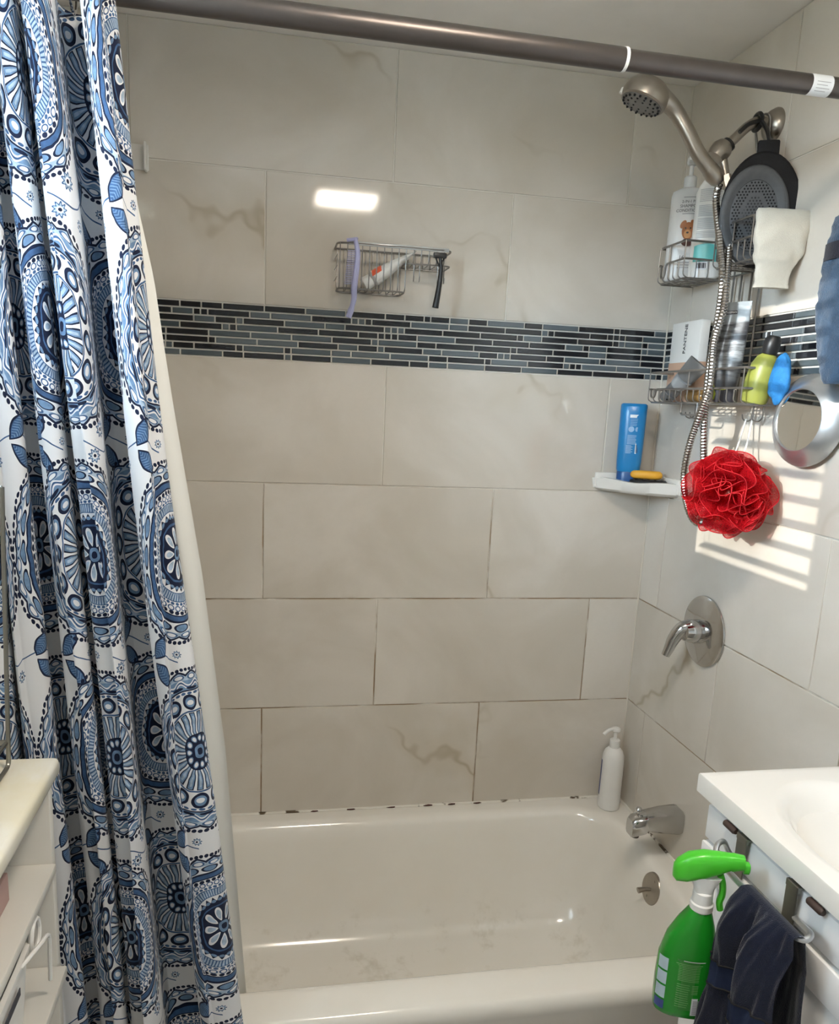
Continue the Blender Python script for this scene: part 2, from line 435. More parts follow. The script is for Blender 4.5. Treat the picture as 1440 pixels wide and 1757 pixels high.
def tube(pts, r, seg=8, closed=False, radii=None):
    P = [Vector(p) for p in pts]; n = len(P)
    T = []
    for i in range(n):
        a = P[i - 1] if (i > 0 or closed) else P[i]; b = P[(i + 1) % n] if (i < n - 1 or closed) else P[i]
        d = b - a
        T.append(d.normalized() if d.length > 1e-9 else Vector((0, 0, 1)))
    up = Vector((0, 0, 1)) if abs(T[0].z) < .9 else Vector((1, 0, 0))
    N = T[0].cross(up).normalized(); rings = []
    for i in range(n):
        N = (N - T[i] * N.dot(T[i]));  N = N.normalized() if N.length > 1e-6 else T[i].orthogonal().normalized()
        Bn = T[i].cross(N); rr = radii[i] if radii else r
        rings.append([P[i] + (N * math.cos(2 * PI * j / seg) + Bn * math.sin(2 * PI * j / seg)) * rr for j in range(seg)])
    if closed:
        rings.append(rings[0]); return loft(rings, True, False, False)
    return loft(rings)
def rounded(pts, r=.008, n=4, closed=False):      # polyline with rounded corners
    P = [Vector(p) for p in pts]; out = []; m = len(P)
    for i in range(m):
        if not closed and i in (0, m - 1): out.append(P[i]); continue
        a, b, c = P[i - 1], P[i], P[(i + 1) % m]
        u = (a - b); v = (c - b); q = min(r, u.length * .45, v.length * .45)
        s, e = b + u.normalized() * q, b + v.normalized() * q
        for k in range(n + 1):
            t = k / n; out.append(s * (1 - t) ** 2 + b * 2 * t * (1 - t) + e * t * t)
    return out
def grid(fn, nu, nv):
    V = [Vector(fn(i / nu, j / nv)) for j in range(nv + 1) for i in range(nu + 1)]
    F = [(j * (nu + 1) + i, j * (nu + 1) + i + 1, (j + 1) * (nu + 1) + i + 1, (j + 1) * (nu + 1) + i) for j in range(nv) for i in range(nu)]
    return V, F
def text(body, size, depth=.0003):
    cu = bpy.data.curves.new('print', 'FONT'); cu.body = body; cu.size = size; cu.extrude = depth
    cu.align_x = 'CENTER'; cu.align_y = 'CENTER'; cu.resolution_u = 3
    o = bpy.data.objects.new('print', cu); COL.objects.link(o)
    dg = bpy.context.evaluated_depsgraph_get(); me = bpy.data.meshes.new_from_object(o.evaluated_get(dg))
    g = [v.co.copy() for v in me.vertices], [tuple(p.vertices) for p in me.polygons]
    bpy.data.objects.remove(o); bpy.data.curves.remove(cu); bpy.data.meshes.remove(me); return g
def wrap(g, a, b, off=.0006):     # flat print (x right, y up) -> front (-y) of an elliptical body about z
    out = []
    for p in g[0]:
        x = max(-a * .985, min(a * .985, p.x)); k = math.sqrt(max(0, 1 - (x / a) ** 2))
        out.append(Vector((x, -(b * k) - off - p.z * .2, p.y)))
    return out, g[1]
def plate(x0, x1, z0, z1, n=6):   # flat print patch in x,y (to be wrapped)
    return grid(lambda u, v: (x0 + (x1 - x0) * u, z0 + (z1 - z0) * v, 0), n, 1)
def disc(cx, cy, rx, ry, n=20, rot=0):
    c, s = math.cos(rot), math.sin(rot)
    v = [Vector((cx + rx * math.cos(2 * PI * i / n) * c - ry * math.sin(2 * PI * i / n) * s, cy + rx * math.cos(2 * PI * i / n) * s + ry * math.sin(2 * PI * i / n) * c, 0)) for i in range(n)]
    return v, [tuple(range(n))]

# ------------------------------------------------------------------ object helpers
def mesh(name, g, mat, smooth=True, ang=35, uv=None):
    me = bpy.data.meshes.new(name); me.from_pydata([tuple(p) for p in g[0]], [], g[1]); me.update()
    bm = bmesh.new(); bm.from_mesh(me); bmesh.ops.recalc_face_normals(bm, faces=bm.faces); bm.to_mesh(me); bm.free()
    if smooth:
        me.polygons.foreach_set('use_smooth', [True] * len(me.polygons))
        me.set_sharp_from_angle(angle=math.radians(ang))
    if uv: 
        l = me.uv_layers.new(name='cloth')
        for lp in me.loops: l.data[lp.index].uv = uv[lp.vertex_index]
    me.materials.append(M[mat] if isinstance(mat, str) else mat)
    return me
def tag(o, label=None, cat=None, group=None, kind=None):
    if label: o['label'] = label
    if cat: o['category'] = cat
    if group: o['group'] = group
    if kind: o['kind'] = kind
    return o
def thing(name, label, cat, loc=(0, 0, 0), rz=0.0, group=None, rot=None):
    o = bpy.data.objects.new(name, None); COL.objects.link(o); o.location = loc
    o.rotation_euler = rot if rot else (0, 0, rz); o.empty_display_size = .02
    bpy.context.view_layer.update()
    return tag(o, label, cat, group)
def part(parent, name, g, mat, world=False, smooth=True, ang=35, label=None, uv=None, kind=None):
    """mesh child; world=True means the vertices are world positions"""
    if world:
        root = parent; mw = Matrix.Identity(4); chain = []
        while root: chain.append(root); root = root.parent
        for q in reversed(chain): mw = mw @ q.matrix_basis
        iv = mw.inverted(); g = ([iv @ Vector(p) for p in g[0]], g[1])
    o = bpy.data.objects.new(name, mesh(name, g, mat, smooth, ang, uv)); COL.objects.link(o); o.parent = parent
    return tag(o, label=label, kind=kind)
def solo(name, g, mat, label, cat, loc=(0, 0, 0), rz=0.0, group=None, smooth=True, ang=35, uv=None, world=True):
    if world: g = shift(g, -Vector(loc))
    o = bpy.data.objects.new(name, mesh(name, g, mat, smooth, ang, uv)); COL.objects.link(o)
    o.location = loc; o.rotation_euler = (0, 0, rz); return tag(o, label, cat, group)
def struct(name, g, mat, parent=None, smooth=False):
    o = bpy.data.objects.new(name, mesh(name, g, mat, smooth)); COL.objects.link(o)
    if parent: o.parent = parent
    else: o['kind'] = 'structure'
    return o

# ================================================================== THE ROOM
GR = .0022                                   # grout recess
wb = struct('wall_back', box(XL - .1, .12, GR + .0005, .10, -.02, ZC + .05), 'grout')
YE = -.822                                   # tiled part of the right wall ends here
wr = struct('wall_right', box(GR + .0005, .12, YE, GR + .0005, -.02, ZC + .05), 'grout')
struct('wall_right_front', box(.0035, .12, YF - .1, YE - .001, -.02, ZC + .05), 'wallpaint')
struct('wall_front', box(XL - .1, .12, YF - .1, YF, -.02, ZC + .05), 'wallpaint')
struct('floor', box(XL - .1, .12, YF - .1, .10, -.05, 0), 'floor')
struct('ceiling', box(XL - .1, .12, YF - .1, .10, ZC, ZC + .06), 'paint')
WY0, WY1, WZ0, WZ1 = -1.585, -1.11, 1.595, 2.21      # window opening
wl = struct('wall_left', join(box(XL - .08, XL, YF, WY0, -.02, ZC), box(XL - .08, XL, WY1, .0, -.02, ZC),
                              box(XL - .08, XL, WY0, WY1, -.02, WZ0), box(XL - .08, XL, WY0, WY1, WZ1, ZC)), 'wallpaint')

# ---- tiles, each its own piece
def tile_geo(u0, u1, z0, z1, wall, gap=.0016, th=.009, ch=.0009):
    u0 += gap; u1 -= gap; z0 += gap; z1 -= gap
    def pt(u, z, d): return Vector((u, d, z)) if wall == 'b' else Vector((d, u, z))
    loops = [(0, th), (0, ch), (ch, 0.0)]
    V = []; F = []
    for ins, d in loops:
        V += [pt(u0 + ins, z0 + ins, d), pt(u1 - ins, z0 + ins, d), pt(u1 - ins, z1 - ins, d), pt(u0 + ins, z1 - ins, d)]
    for k in range(2):
        for j in range(4): F.append((k * 4 + j, k * 4 + (j + 1) % 4, k * 4 + 4 + (j + 1) % 4, k * 4 + 4 + j))
    F.append((8, 9, 10, 11)); return V, F
def add_piece(parent, name, g, mat):
    c = sum((Vector(p) for p in g[0]), Vector()) / len(g[0])
    g = shift(g, -c); o = bpy.data.objects.new(name, mesh(name, g, mat, False)); COL.objects.link(o)
    o.parent = parent; o.location = c; return o
ZT = .386; P = .307; ZJ5 = .70
ZM0 = ZJ5 + 3 * P; ZM1 = ZM0 + .1288
rows = [(ZT - .01, ZJ5, 1), (ZJ5, ZJ5 + P, 0), (ZJ5 + P, ZJ5 + 2 * P, 1), (ZJ5 + 2 * P, ZM0, 0), (ZM1, ZM1 + P, 1), (ZM1 + P, ZC, 0)]
Wt = .613; a0 = .1495; b0 = .4125
for z0, z1, even in rows:
    xs = [0.0]; k = a0 + (Wt / 2 if even else 0)
    while k < -XL - .02: xs.append(-k); k += Wt
    xs.append(XL + .002)
    for i in range(len(xs) - 1): add_piece(wb, 'tile', tile_geo(xs[i + 1], xs[i], z0, z1, 'b'), 'tile')
    for y0_, y1_ in ((-.76, -.455), (-.455, 0.0)) if even else ((-.76, -.15), (-.15, 0.0)):
        g_ = tile_geo(y0_, y1_, z0, z1, 'r'); add_piece(wl, 'tile', ([Vector((XL + .0022 - p.x, p.y, p.z)) for p in g_[0]], g_[1]), 'tile')
    ys = [0.0]; k = b0 - (Wt / 2 if even else 0)
    while k < -YE - .01: ys.append(-k); k += Wt
    ys.append(YE)
    for i in range(len(ys) - 1): add_piece(wr, 'tile', tile_geo(ys[i + 1], ys[i], z0, z1, 'r'), 'tile')
M['plain_caulk'] = mottled('corner_caulk', (.66, .61, .52), .6, 0, .3, .15, 9)
add_piece(wb, 'corner_caulk', tube([(-.0012, -.0012, ZT + .002), (-.0012, -.0012, 1.2), (-.0012, -.0012, ZC - .002)], .0026, 8), 'plain_caulk')
# ---- mosaic band: 8 courses of glass sticks
RH = (ZM1 - ZM0) / 8; mosmesh = {}
def mos_piece(parent, wall, u0, u1, row, mt):
    L = round(u1 - u0, 3); key = (wall, L, mt)
    if key not in mosmesh:
        g = tile_geo(-L / 2, L / 2, -RH / 2, RH / 2, wall, .0019, .006, .0012)
        g = shift(g, (0, -.0012, 0) if wall == 'b' else (-.0012, 0, 0))
        mosmesh[key] = mesh('mosaic_tile', g, mt, False)
    o = bpy.data.objects.new('mosaic_tile', mosmesh[key]); COL.objects.link(o); o.parent = parent
    u = (u0 + u1) / 2; z = ZM0 + RH * (row + .5)
    o.location = (u, 0, z) if wall == 'b' else (0, u, z); return o
def mosaic(parent, wall, end):
    rnd = random.Random(21 if wall == 'b' else 5)
    for row in range(8):
        u = -.0015; first = True
        while u > end + .004:
            L = rnd.choices((.100, .050, .017), (.50, .27, .23))[0]
            if first: L = rnd.choice((.034, .067, .05, .017)); first = False
            reps = rnd.choice((1, 1, 2)) if L == .017 else 1
            for _ in range(reps):
                u1 = max(u - L, end)
                if u - u1 > .006:
                    mos_piece(parent, wall, u1, u, row, 'mos_black' if rnd.random() < .66 else 'mos_slate')
                u = u1
mosaic(wb, 'b', -1.40)
mosaic(wr, 'r', YE)

# ---- window in the left wall with an open horizontal blind (lights the room)
win = struct('window_1', join(box(XL - .08, XL - .06, WY0, WY0 + .02, WZ0, WZ1), box(XL - .08, XL - .06, WY1 - .02, WY1, WZ0, WZ1),
                              box(XL - .08, XL - .06, WY0 + .02, WY1 - .02, WZ0, WZ0 + .02), box(XL - .08, XL - .06, WY0 + .02, WY1 - .02, WZ1 - .02, WZ1)), 'white_cab')
_pm = bpy.data.materials.new('window_glass'); _pm.use_nodes = True; _nt = _pm.node_tree; _nt.nodes.clear()
_t = _nt.nodes.new('ShaderNodeBsdfTransparent'); _g = _nt.nodes.new('ShaderNodeBsdfGlossy'); _g.inputs['Roughness'].default_value = .02
_x = _nt.nodes.new('ShaderNodeMixShader'); _x.inputs[0].default_value = .06; _o = _nt.nodes.new('ShaderNodeOutputMaterial')
_nt.links.new(_t.outputs[0], _x.inputs[1]); _nt.links.new(_g.outputs[0], _x.inputs[2]); _nt.links.new(_x.outputs[0], _o.inputs[0])
M['pane'] = _pm
struct('pane', box(XL - .072, XL - .070, WY0 + .02, WY1 - .02, WZ0 + .02, WZ1 - .02), 'pane', win)
bl = thing('window_blind', 'white horizontal slat blind hanging open in the small window', 'blind', (XL + .03, (WY0 + WY1) / 2, WZ0))
slat = mesh('slat', rbox(-.025, .025, -.228, .228, -.0015, .0015, .001, 1), 'white_plastic')
for k in range(12):
    o = bpy.data.objects.new('slat', slat); COL.objects.link(o); o.parent = bl; o.location = (0, 0, .02 + k * .0505); o.rotation_euler = (0, math.radians(-2), 0)
part(bl, 'headrail', rbox(-.025, .025, -.235, .235, .615, .65, .003), 'white_plastic')
for s in (-.19, .185):
    for d in (0, .022):
        part(bl, 'ladder_cord', tube([(-.026, s + d, .0), (-.026, s + d, .62)], .0009, 5), 'white_plastic')

# ---- ceiling light (real fixture above the frame, mirrored in the glazed tiles)
LX, LY = -.75, -1.35
cl = thing('ceiling_light_offscreen', 'flat square white ceiling light with frosted diffuser', 'light', (LX, LY, ZC))
part(cl, 'frame', join(rbox(-.135, .135, -.135, -.118, -.028, 0), rbox(-.135, .135, .118, .135, -.028, 0), rbox(-.135, -.118, -.118, .118, -.028, 0), rbox(.118, .135, -.118, .118, -.028, 0)), 'white_plastic')
em = bpy.data.materials.new('lit_diffuser'); em.use_nodes = True; nt = em.node_tree; nt.nodes.clear()
e_ = nt.nodes.new('ShaderNodeEmission'); e_.inputs[0].default_value = (1.0, .885, .745, 1); e_.inputs[1].default_value = LAMP_E
o_ = nt.nodes.new('ShaderNodeOutputMaterial'); nt.links.new(e_.outputs[0], o_.inputs[0])
part(cl, 'diffuser_offscreen', box(-.117, .117, -.117, .117, -.020, -.008), em, smooth=False)

# ================================================================== BATHTUB
tub = thing('bathtub', 'white enamel alcove bathtub along the tiled back wall', 'bathtub', (-.77, -.375, 0))
def tub_ring(x0, x1, y0, y1, z, r, n=9):
    pts = []
    for cx, cy, a in ((x1 - r, y1 - r, 0), (x0 + r, y1 - r, 90), (x0 + r, y0 + r, 180), (x1 - r, y0 + r, 270)):
        for k in range(n):
            t = math.radians(a + 90 * k / (n - 1)); pts.append(Vector((cx + r * math.cos(t), cy + r * math.sin(t), z)))
    return pts
TX0, TX1, TY0, TY1 = XL + .004, -.004, -.752, -.003
rings = [tub_ring(TX0, TX1, TY0 + .03, TY1, .002, .004), tub_ring(TX0, TX1, TY0 + .022, TY1, .31, .004),
         tub_ring(TX0, TX1, TY0 + .004, TY1, .345, .004), tub_ring(TX0, TX1, TY0, TY1, .362, .004), tub_ring(TX0, TX1, TY0 + .004, TY1, .379, .004),
         tub_ring(TX0 + .002, TX1, TY0 + .013, TY1, .386, .004)]
ix0, ix1, iy0, iy1 = TX0 + .10, TX1 - .052, TY0 + .088, TY1 - .048
for d, z, r in ((-.012, .387, .16), (.0, .3855, .155), (.010, .380, .15), (.018, .366, .145), (.026, .33, .14), (.045, .24, .13), (.07, .15, .12), (.095, .10, .11), (.13, .072, .10), (.18, .062, .09), (.24, .060, .06)):
    rings.append(tub_ring(ix0 + d * 1.9, ix1 - d, iy0 + d * .75, iy1 - d, z, r))
part(tub, 'tub_shell', loft(rings, True, True, True), 'enamel', world=True, ang=60)
part(tub, 'caulk_bead', tube([(TX0 + .01, -.0025, .3875), (-.9, -.0025, .3875), (-.45, -.0025, .3875), (-.005, -.0025, .3875)], .0042, 6), 'caulk', world=True)
part(tub, 'caulk_bead', tube([(-.0025, -.006, .3875), (-.0025, -.4, .3875), (-.0025, -.74, .3875)], .0042, 6), 'caulk', world=True)
rm = random.Random(3)
for px in (540, 602, 672, 735, 775, 818):
    p = aty(px, 1399 - (px - 392) * .052, -.007)
    v = [Vector((rm.uniform(.008, .017) * math.cos(t * PI / 4), 0, rm.uniform(.002, .0035) * math.sin(t * PI / 4))) for t in range(8)]
    part(tub, 'mould_spot', shift(loft([[q * .6 + Vector((0, -.0012, 0)) for q in v], v], True, True, True), (p.x, -.0068, .389)), 'dogdark', world=True)
# overflow plate with trip lever on the end wall of the basin
OC = Vector((-.079, -.378, .337)); on = Vector((-1, 0, .22)).normalized()
om = Matrix.Translation(OC) @ on.to_track_quat('Z', 'Y').to_matrix().to_4x4()
op = part(tub, 'overflow_plate', xf(lathe([(.0, -.012), (.041, -.010), (.042, -.002), (.039, .003), (.0, .004)], 28), om), 'nickel', world=True)
part(op, 'trip_lever', xf(join(tube([(0, -.002, .0), (0, -.004, .02), (0, -.010, .036)], .0055, 10, radii=[.004, .0055, .0075])), om), 'nickel', world=True)
for s in (.024, -.024):
    part(op, 'screw', xf(shift(lathe([(.0, 0), (.0035, 0), (.003, .002), (0, .0022)], 10), (s * .25, s, .003)), om), 'nickel', world=True)

# ================================================================== SHOWER ROD
RY, RZ = -.76, 2.0625
rod = thing('shower_rod', 'bronze metal tension shower curtain rod with a white sticker', 'curtain rod', (-.75, RY, RZ))
XJ = aty(1072, 98, RY).x
part(rod, 'outer_tube', tube([(XL + .002, RY, RZ), (-1.0, RY, RZ), (XJ, RY, RZ)], .0165, 28), 'rodmetal', world=True)
part(rod, 'inner_tube', tube([(XJ - .002, RY, RZ), (-.002, RY, RZ)], .0148, 28), 'rodmetal', world=True)
part(rod, 'collar', tube([(XJ - .003, RY, RZ), (XJ + .002, RY, RZ)], .0171, 28), 'white_plastic', world=True, label='white plastic collar ring')
for x, d in ((XL + .001, 1), (-.001, -1)):
    part(rod, 'end_cap', tube([(x, RY, RZ), (x + .022 * d, RY, RZ)], .021, 24), 'rodmetal', world=True)
xs0, xs1 = aty(1386, 143, RY).x, aty(1421, 146, RY).x
def stick(u, v):
    t = math.radians(-140 + 215 * v); return (xs0 + (xs1 - xs0) * u, RY - .0153 * math.cos(t), RZ + .0153 * math.sin(t))
st = part(rod, 'sticker', grid(stick, 2, 14), 'print_white', world=True, label='white warning sticker')
ln = []
for k, v in enumerate((.40, .48, .56, .64)):
    ln.append(grid(lambda u, w_, v=v: tuple(Vector(stick(.18 + .66 * u * (1 if k % 2 else .8), v + .015 * w_)) + Vector((0, -.0004, 0))), 3, 1))
part(st, 'sticker_print', join(*ln), 'print_grey', world=True)

# ================================================================== SHOWER CURTAIN
def xr(z): return -1.262 + (2.062 - z) * .1065          # right edge of the cloth
folds = [0, .11, .225, .335, .50, .63, .905, 1.18]
ZT_, ZB_ = 2.035, .15
NU, NV = 560, 150
def fold_shape(u, v):
    # v 0 top, 1 bottom
    ph = 0
    for i in range(len(folds) - 1):
        if folds[i] <= u <= folds[i + 1] + 1e-9:
            ph = i + (u - folds[i]) / (folds[i + 1] - folds[i]); break
    return ph
def curtain_pt(u, v):
    z = ZT_ + (ZB_ - ZT_) * v
    ph = fold_shape(u, v)
    i = int(ph)
    amp = (.040 + .010 * v) * (.75 + .5 * ((i * 37 % 11) / 10.0))
    if i == 5: amp *= 1.15
    wob = .10 * math.sin(3.1 * v + u * 9) + .05 * math.sin(9 * v + u * 6)
    a = 2 * PI * (ph + wob * .5)
    y = -.800 - amp * math.cos(a) * (1.0 if math.cos(a) > 0 else 1.0)
    x0 = XL + .015
    x1 = xr(z)
    x = x0 + (x1 - x0) * u + (.0105 + .004 * v) * math.sin(2 * a) + .006 * math.sin(5 * v + u * 9)
    y += .004 * noise.noise(Vector((u * 9, v * 5, 2.0)))
    y += .012 * v
    if z < .42: y = min(y, -.758 + 0 * z)
    return x, min(y, -.758 if z < .45 else -.742), z
cv = [[curtain_pt(i / NU, j / NV) for i in range(NU + 1)] for j in range(NV + 1)]
uvs = []
ref = cv[NV // 2]; arc = [0.0]
for i in range(NU): arc.append(arc[-1] + (Vector(ref[i + 1]) - Vector(ref[i])).length)
for j in range(NV + 1):
    for i in range(NU + 1): uvs.append((arc[i] + .035, cv[j][i][2] + .135))
cg = [Vector(p) for row in cv for p in row], [(j * (NU + 1) + i, j * (NU + 1) + i + 1, (j + 1) * (NU + 1) + i + 1, (j + 1) * (NU + 1) + i) for j in range(NV) for i in range(NU)]
cur = thing('shower_curtain', 'white cotton shower curtain with navy and blue paisley print', 'curtain', (-1.4, -.80, ZB_))
part(cur, 'cloth', cg, 'curtain', world=True, ang=180, uv=uvs)
for i in range(8):
    x = XL + .03 + i * .031
    pts = [(x, RY + .0215 * math.sin(2 * PI * k / 20), RZ - .006 + .0265 * math.cos(2 * PI * k / 20)) for k in range(20)]
    part(cur, 'curtain_ring', tube(pts, .0018, 6, True), 'chrome', world=True)
# plain liner hanging into the tub
def liner_pt(u, v):
    z = 2.03 + (.20 - 2.03) * v
    y = -.716 + (.105 * max(0.0, (v - .25) / .75))
    e = [(2.03, -1.30), (1.70, -1.232), (1.508, -1.2065), (1.23, -1.166), (.90, -1.130), (.36, -1.093), (.1, -1.075)]
    xe = e[-1][1]
    for (za, xa), (zb, xb) in zip(e, e[1:]):
        if zb <= z <= za: xe = xa + (xb - xa) * (za - z) / (za - zb); break
    x = XL + .12 + (xe - XL - .12) * u
    y += .010 * math.sin(u * 26 + 1.5 * v) * (1 - .6 * v) - .004
    return x, y, z
ln = solo('curtain_liner', grid(liner_pt, 70, 70), 'linermat', 'plain white curtain liner hanging inside the tub rim', 'curtain liner', (-1.3, -.66, .2), ang=180)

# ================================================================== WALL CORNER SHELF
csh = thing('corner_shelf', 'white ceramic corner soap shelf glued into the tiled corner', 'corner shelf', (-.06, -.06, 1.31))
def shelf_front(k, z, grow=0.0):        # front edge points from back wall to right wall
    a = Vector((-.172 - grow, -.001, z)); b = Vector((-.001, -.163 - grow, z)); out = []
    for i in range(k + 1):
        t = i / k; p = a.lerp(b, t); n = Vector((-.69, -.72, 0))
        out.append(p + n * (.018 * math.sin(PI * t) + grow * .5))
    return out
def shelf_ring(z, grow, k=16): return [Vector((-.001, -.001, z))] + shelf_front(k, z, grow)
wav = [.004 * math.sin(i / 16 * PI * 3.0) for i in range(17)]
r0 = shelf_ring(1.318, -.012); r1 = shelf_ring(1.326, 0.0); r2 = shelf_ring(1.352, .004)
for i in range(17): r2[i + 1].z += wav[i] * .7
r3 = shelf_ring(1.353, -.006)
for i in range(17): r3[i + 1].z += wav[i] * .7
r4 = shelf_ring(1.3462, -.014)
part(csh, 'tray', loft([r0, r1, r2, r3, r4]), 'ceramic', world=True, ang=50)
part(csh, 'back_lip', join(rbox(-.172, -.001, -.012, -.001, 1.326, 1.368, .004), rbox(-.012, -.001, -.163, -.001, 1.326, 1.366, .004)), 'ceramic', world=True)
# blue bottle standing on its cap
bb = thing('conditioner_bottle', 'blue plastic bottle standing on its dark cap on the corner shelf', 'bottle', (-.098, -.050, 1.3470), math.radians(-26))
part(bb, 'cap', eloft([(.027, .019, 0), (.029, .021, .002), (.029, .021, .028), (.0285, .0205, .029)], e=2.6), 'blue_cap')
part(bb, 'bottle_body', eloft([(.029, .021, .029), (.031, .022, .034), (.0325, .023, .06), (.0335, .0235, .12), (.034, .023, .175), (.0345, .021, .20), (.034, .018, .206), (.030, .014, .209)], e=2.6), 'blue_bottle')
pr = part(bb, 'label_print', join(*[wrap(plate(-.010 + .002, .024, .172 - 0, .180, 6), .034, .023)]), 'print_white')
ls = [wrap(plate(-.006, .024, .168 - k * .0042, .1695 - k * .0042, 4), .034, .0235) for k in range(5)]
ls += [wrap(plate(-.010, .014 + .006 * (k % 3), .125 - k * .0032, .1266 - k * .0032, 4), .034, .0238) for k in range(8)]
ls += [wrap(plate(-.012, .002 + .004 * (k % 2), .098 - k * .0032, .0997 - k * .0032, 4), .034, .0238) for k in range(7)]
ls += [wrap(disc(-.002, .142, .0075, .0075), .034, .0238), wrap(disc(.012, .142, .004, .006), .034, .0238)]
part(bb, 'fine_print', join(*ls), 'print_pale')
part(bb, 'barcode', join(wrap(plate(.012, .021, .078, .105, 3), .034, .0238)), 'print_white')
part(bb, 'barcode_bars', join(*[wrap(plate(.0135, .0195, .081 + k * .003, .0825 + k * .003, 2), .034, .0238, .0011) for k in range(7)]), 'print_dark')
sd = thing('soap_dish', 'black slatted rubber soap rest on the corner shelf', 'soap dish', (-.056, -.088, 1.3468), math.radians(-30))
part(sd, 'rest', eloft([(.046, .022, 0), (.048, .024, .003), (.048, .024, .008), (.045, .021, .011)], e=3), 'black')
part(sd, 'rib', join(*[rbox(-.036 + k * .018 - .003, -.036 + k * .018 + .003, -.018, .018, .009, .0135, .001, 1) for k in range(5)]), 'black')
solo('soap_bar', eloft([(.034, .012, 0), (.040, .017, .004), (.042, .019, .010), (.040, .017, .017), (.034, .012, .021)], e=3), 'soap', 'amber yellow soap bar lying on the black rest', 'soap', (-.062, -.086, 1.3605), math.radians(-28), world=False, ang=60)

# ================================================================== PUMP BOTTLE ON THE TUB LEDGE
pb = thing('pump_bottle', 'tall white pump bottle standing on the tub ledge corner', 'bottle', (-.058, -.062, .3875), math.radians(8))
part(pb, 'bottle_body', lathe([(.028, 0), (.031, .003), (.0315, .02), (.0315, .150), (.0305, .165), (.026, .178), (.018, .187), (.0135, .190)], 32), 'white_plastic')
part(pb, 'collar', lathe([(.0135, .188), (.0145, .190), (.0145, .212), (.0125, .214)], 24), 'white_plastic')
ph_ = part(pb, 'pump_head', join(lathe([(.005, .212), (.005, .236), (.009, .238), (.0125, .241), (.012, .248), (.006, .251)], 18),
                                tube(spline([(0, 0, .245), (-.018, 0, .246), (-.032, 0, .240), (-.040, 0, .233)], 4), .005, 10)), 'white_plastic')
lab = grid(lambda u, v: (.0318 * math.cos(math.radians(118 + 52 * u)), .0318 * math.sin(math.radians(118 + 52 * u)), .04 + .11 * v), 10, 1)
part(pb, 'label', lab, 'side_navy', label='dark purple label at the side')

# ================================================================== TUB SPOUT, VALVE
sp = thing('tub_spout', 'chrome bathtub spout with pull-up diverter knob', 'spout', (0, -.336, .505))
def sp_ring(x, w_, zt, zb): return [Vector((x, y, z)) for y, z in [(w_ * .6, zt), (w_ * .9, zt - .006), (w_, (zt + zb) / 2), (w_ * .95, zb + .006), (w_ * .7, zb), (-w_ * .7, zb), (-w_ * .95, zb + .006), (-w_, (zt + zb) / 2), (-w_ * .9, zt - .006), (-w_ * .6, zt)]]
part(sp, 'spout_body', loft([sp_ring(-.001, .029, .030, -.030), sp_ring(-.008, .031, .032, -.032), sp_ring(-.05, .029, .030, -.027), sp_ring(-.095, .026, .023, -.020), sp_ring(-.10, .026, .022, -.028), sp_ring(-.128, .022, .014, -.036), sp_ring(-.136, .018, .006, -.036)]), 'chrome', ang=40)
part(sp, 'diverter_knob', shift(lathe([(.003, .0), (.003, .016), (.007, .018), (.0085, .022), (.006, .026), (.0, .027)], 16), (-.115, 0, .012)), 'chrome')
part(sp, 'aerator', shift(lathe([(.010, -.006), (.011, 0), (.011, .006)], 16), (-.118, 0, -.037)), 'roddark')
vv = thing('shower_valve', 'chrome round shower valve plate with single lever', 'faucet valve', (0, -.345, 1.015))
rx = Matrix(((0, 0, -1, 0), (0, 1, 0, 0), (1, 0, 0, 0), (0, 0, 0, 1)))       # z axis -> -x
part(vv, 'escutcheon', xf(lathe([(.086, .0), (.088, .002), (.087, .006), (.078, .010), (.045, .014), (.036, .016), (.0, .016)], 48), rx), 'chrome')
part(vv, 'hub', xf(lathe([(.030, .014), (.0295, .030), (.026, .045), (.022, .056), (.010, .061), (0, .062)], 32), rx), 'chrome')
lvp = spline([(-.040, .000, .012), (-.060, .004, .004), (-.075, .010, -.022), (-.082, .014, -.048), (-.088, .016, -.066)], 6)
part(vv, 'lever', tube(lvp, .01, 12, radii=[.020 - .010 * (i / (len(lvp) - 1)) for i in range(len(lvp))]), 'chrome')

# ================================================================== SHOWER ARM, HAND SHOWER, HOSE
AY_ = -.366; FL = Vector((0, AY_, 2.146))
arm = thing('shower_pipe', 'nickel shower pipe with round wall flange and holder bracket', 'shower pipe', tuple(FL))
part(arm, 'wall_flange', xf(lathe([(.034, .0), (.034, .004), (.028, .014), (.016, .022), (.010, .024)], 28), rx), 'nickel')
armp = spline([FL + Vector(d) for d in ((-.002, 0, 0), (-.035, 0, .004), (-.062, .0, -.008), (-.088, .002, -.034), (-.10, .003, -.046))], 6)
part(arm, 'arm_tube', tube(armp, .0105, 16), 'nickel', world=True)
HB = FL + Vector((-.118, .004, -.062))
part(arm, 'rubber_collar', tube([armp[-2], armp[-1], armp[-1] + (armp[-1] - armp[-3]).normalized() * .012], .0155, 16), 'black', world=True, label='black rubber collar')
brk = part(arm, 'ball_holder', xf(lathe([(.012, -.022), (.019, -.018), (.022, -.006), (.022, .008), (.017, .018), (.008, .022)], 24), Matrix.Translation(HB) @ Matrix.Rotation(math.radians(35), 4, 'Y')), 'nickel', world=True)
part(arm, 'hose_inlet', tube([HB + Vector((.006, -.006, -.018)), HB + Vector((.014, -.008, -.045)), HB + Vector((.024, -.012, -.075))], .009, 12), 'nickel', world=True)
part(arm, 'inlet_nut', tube([HB + Vector((.015, -.008, -.048)), HB + Vector((.0225, -.012, -.072))], .0115, 6), 'nickel', world=True, smooth=False)
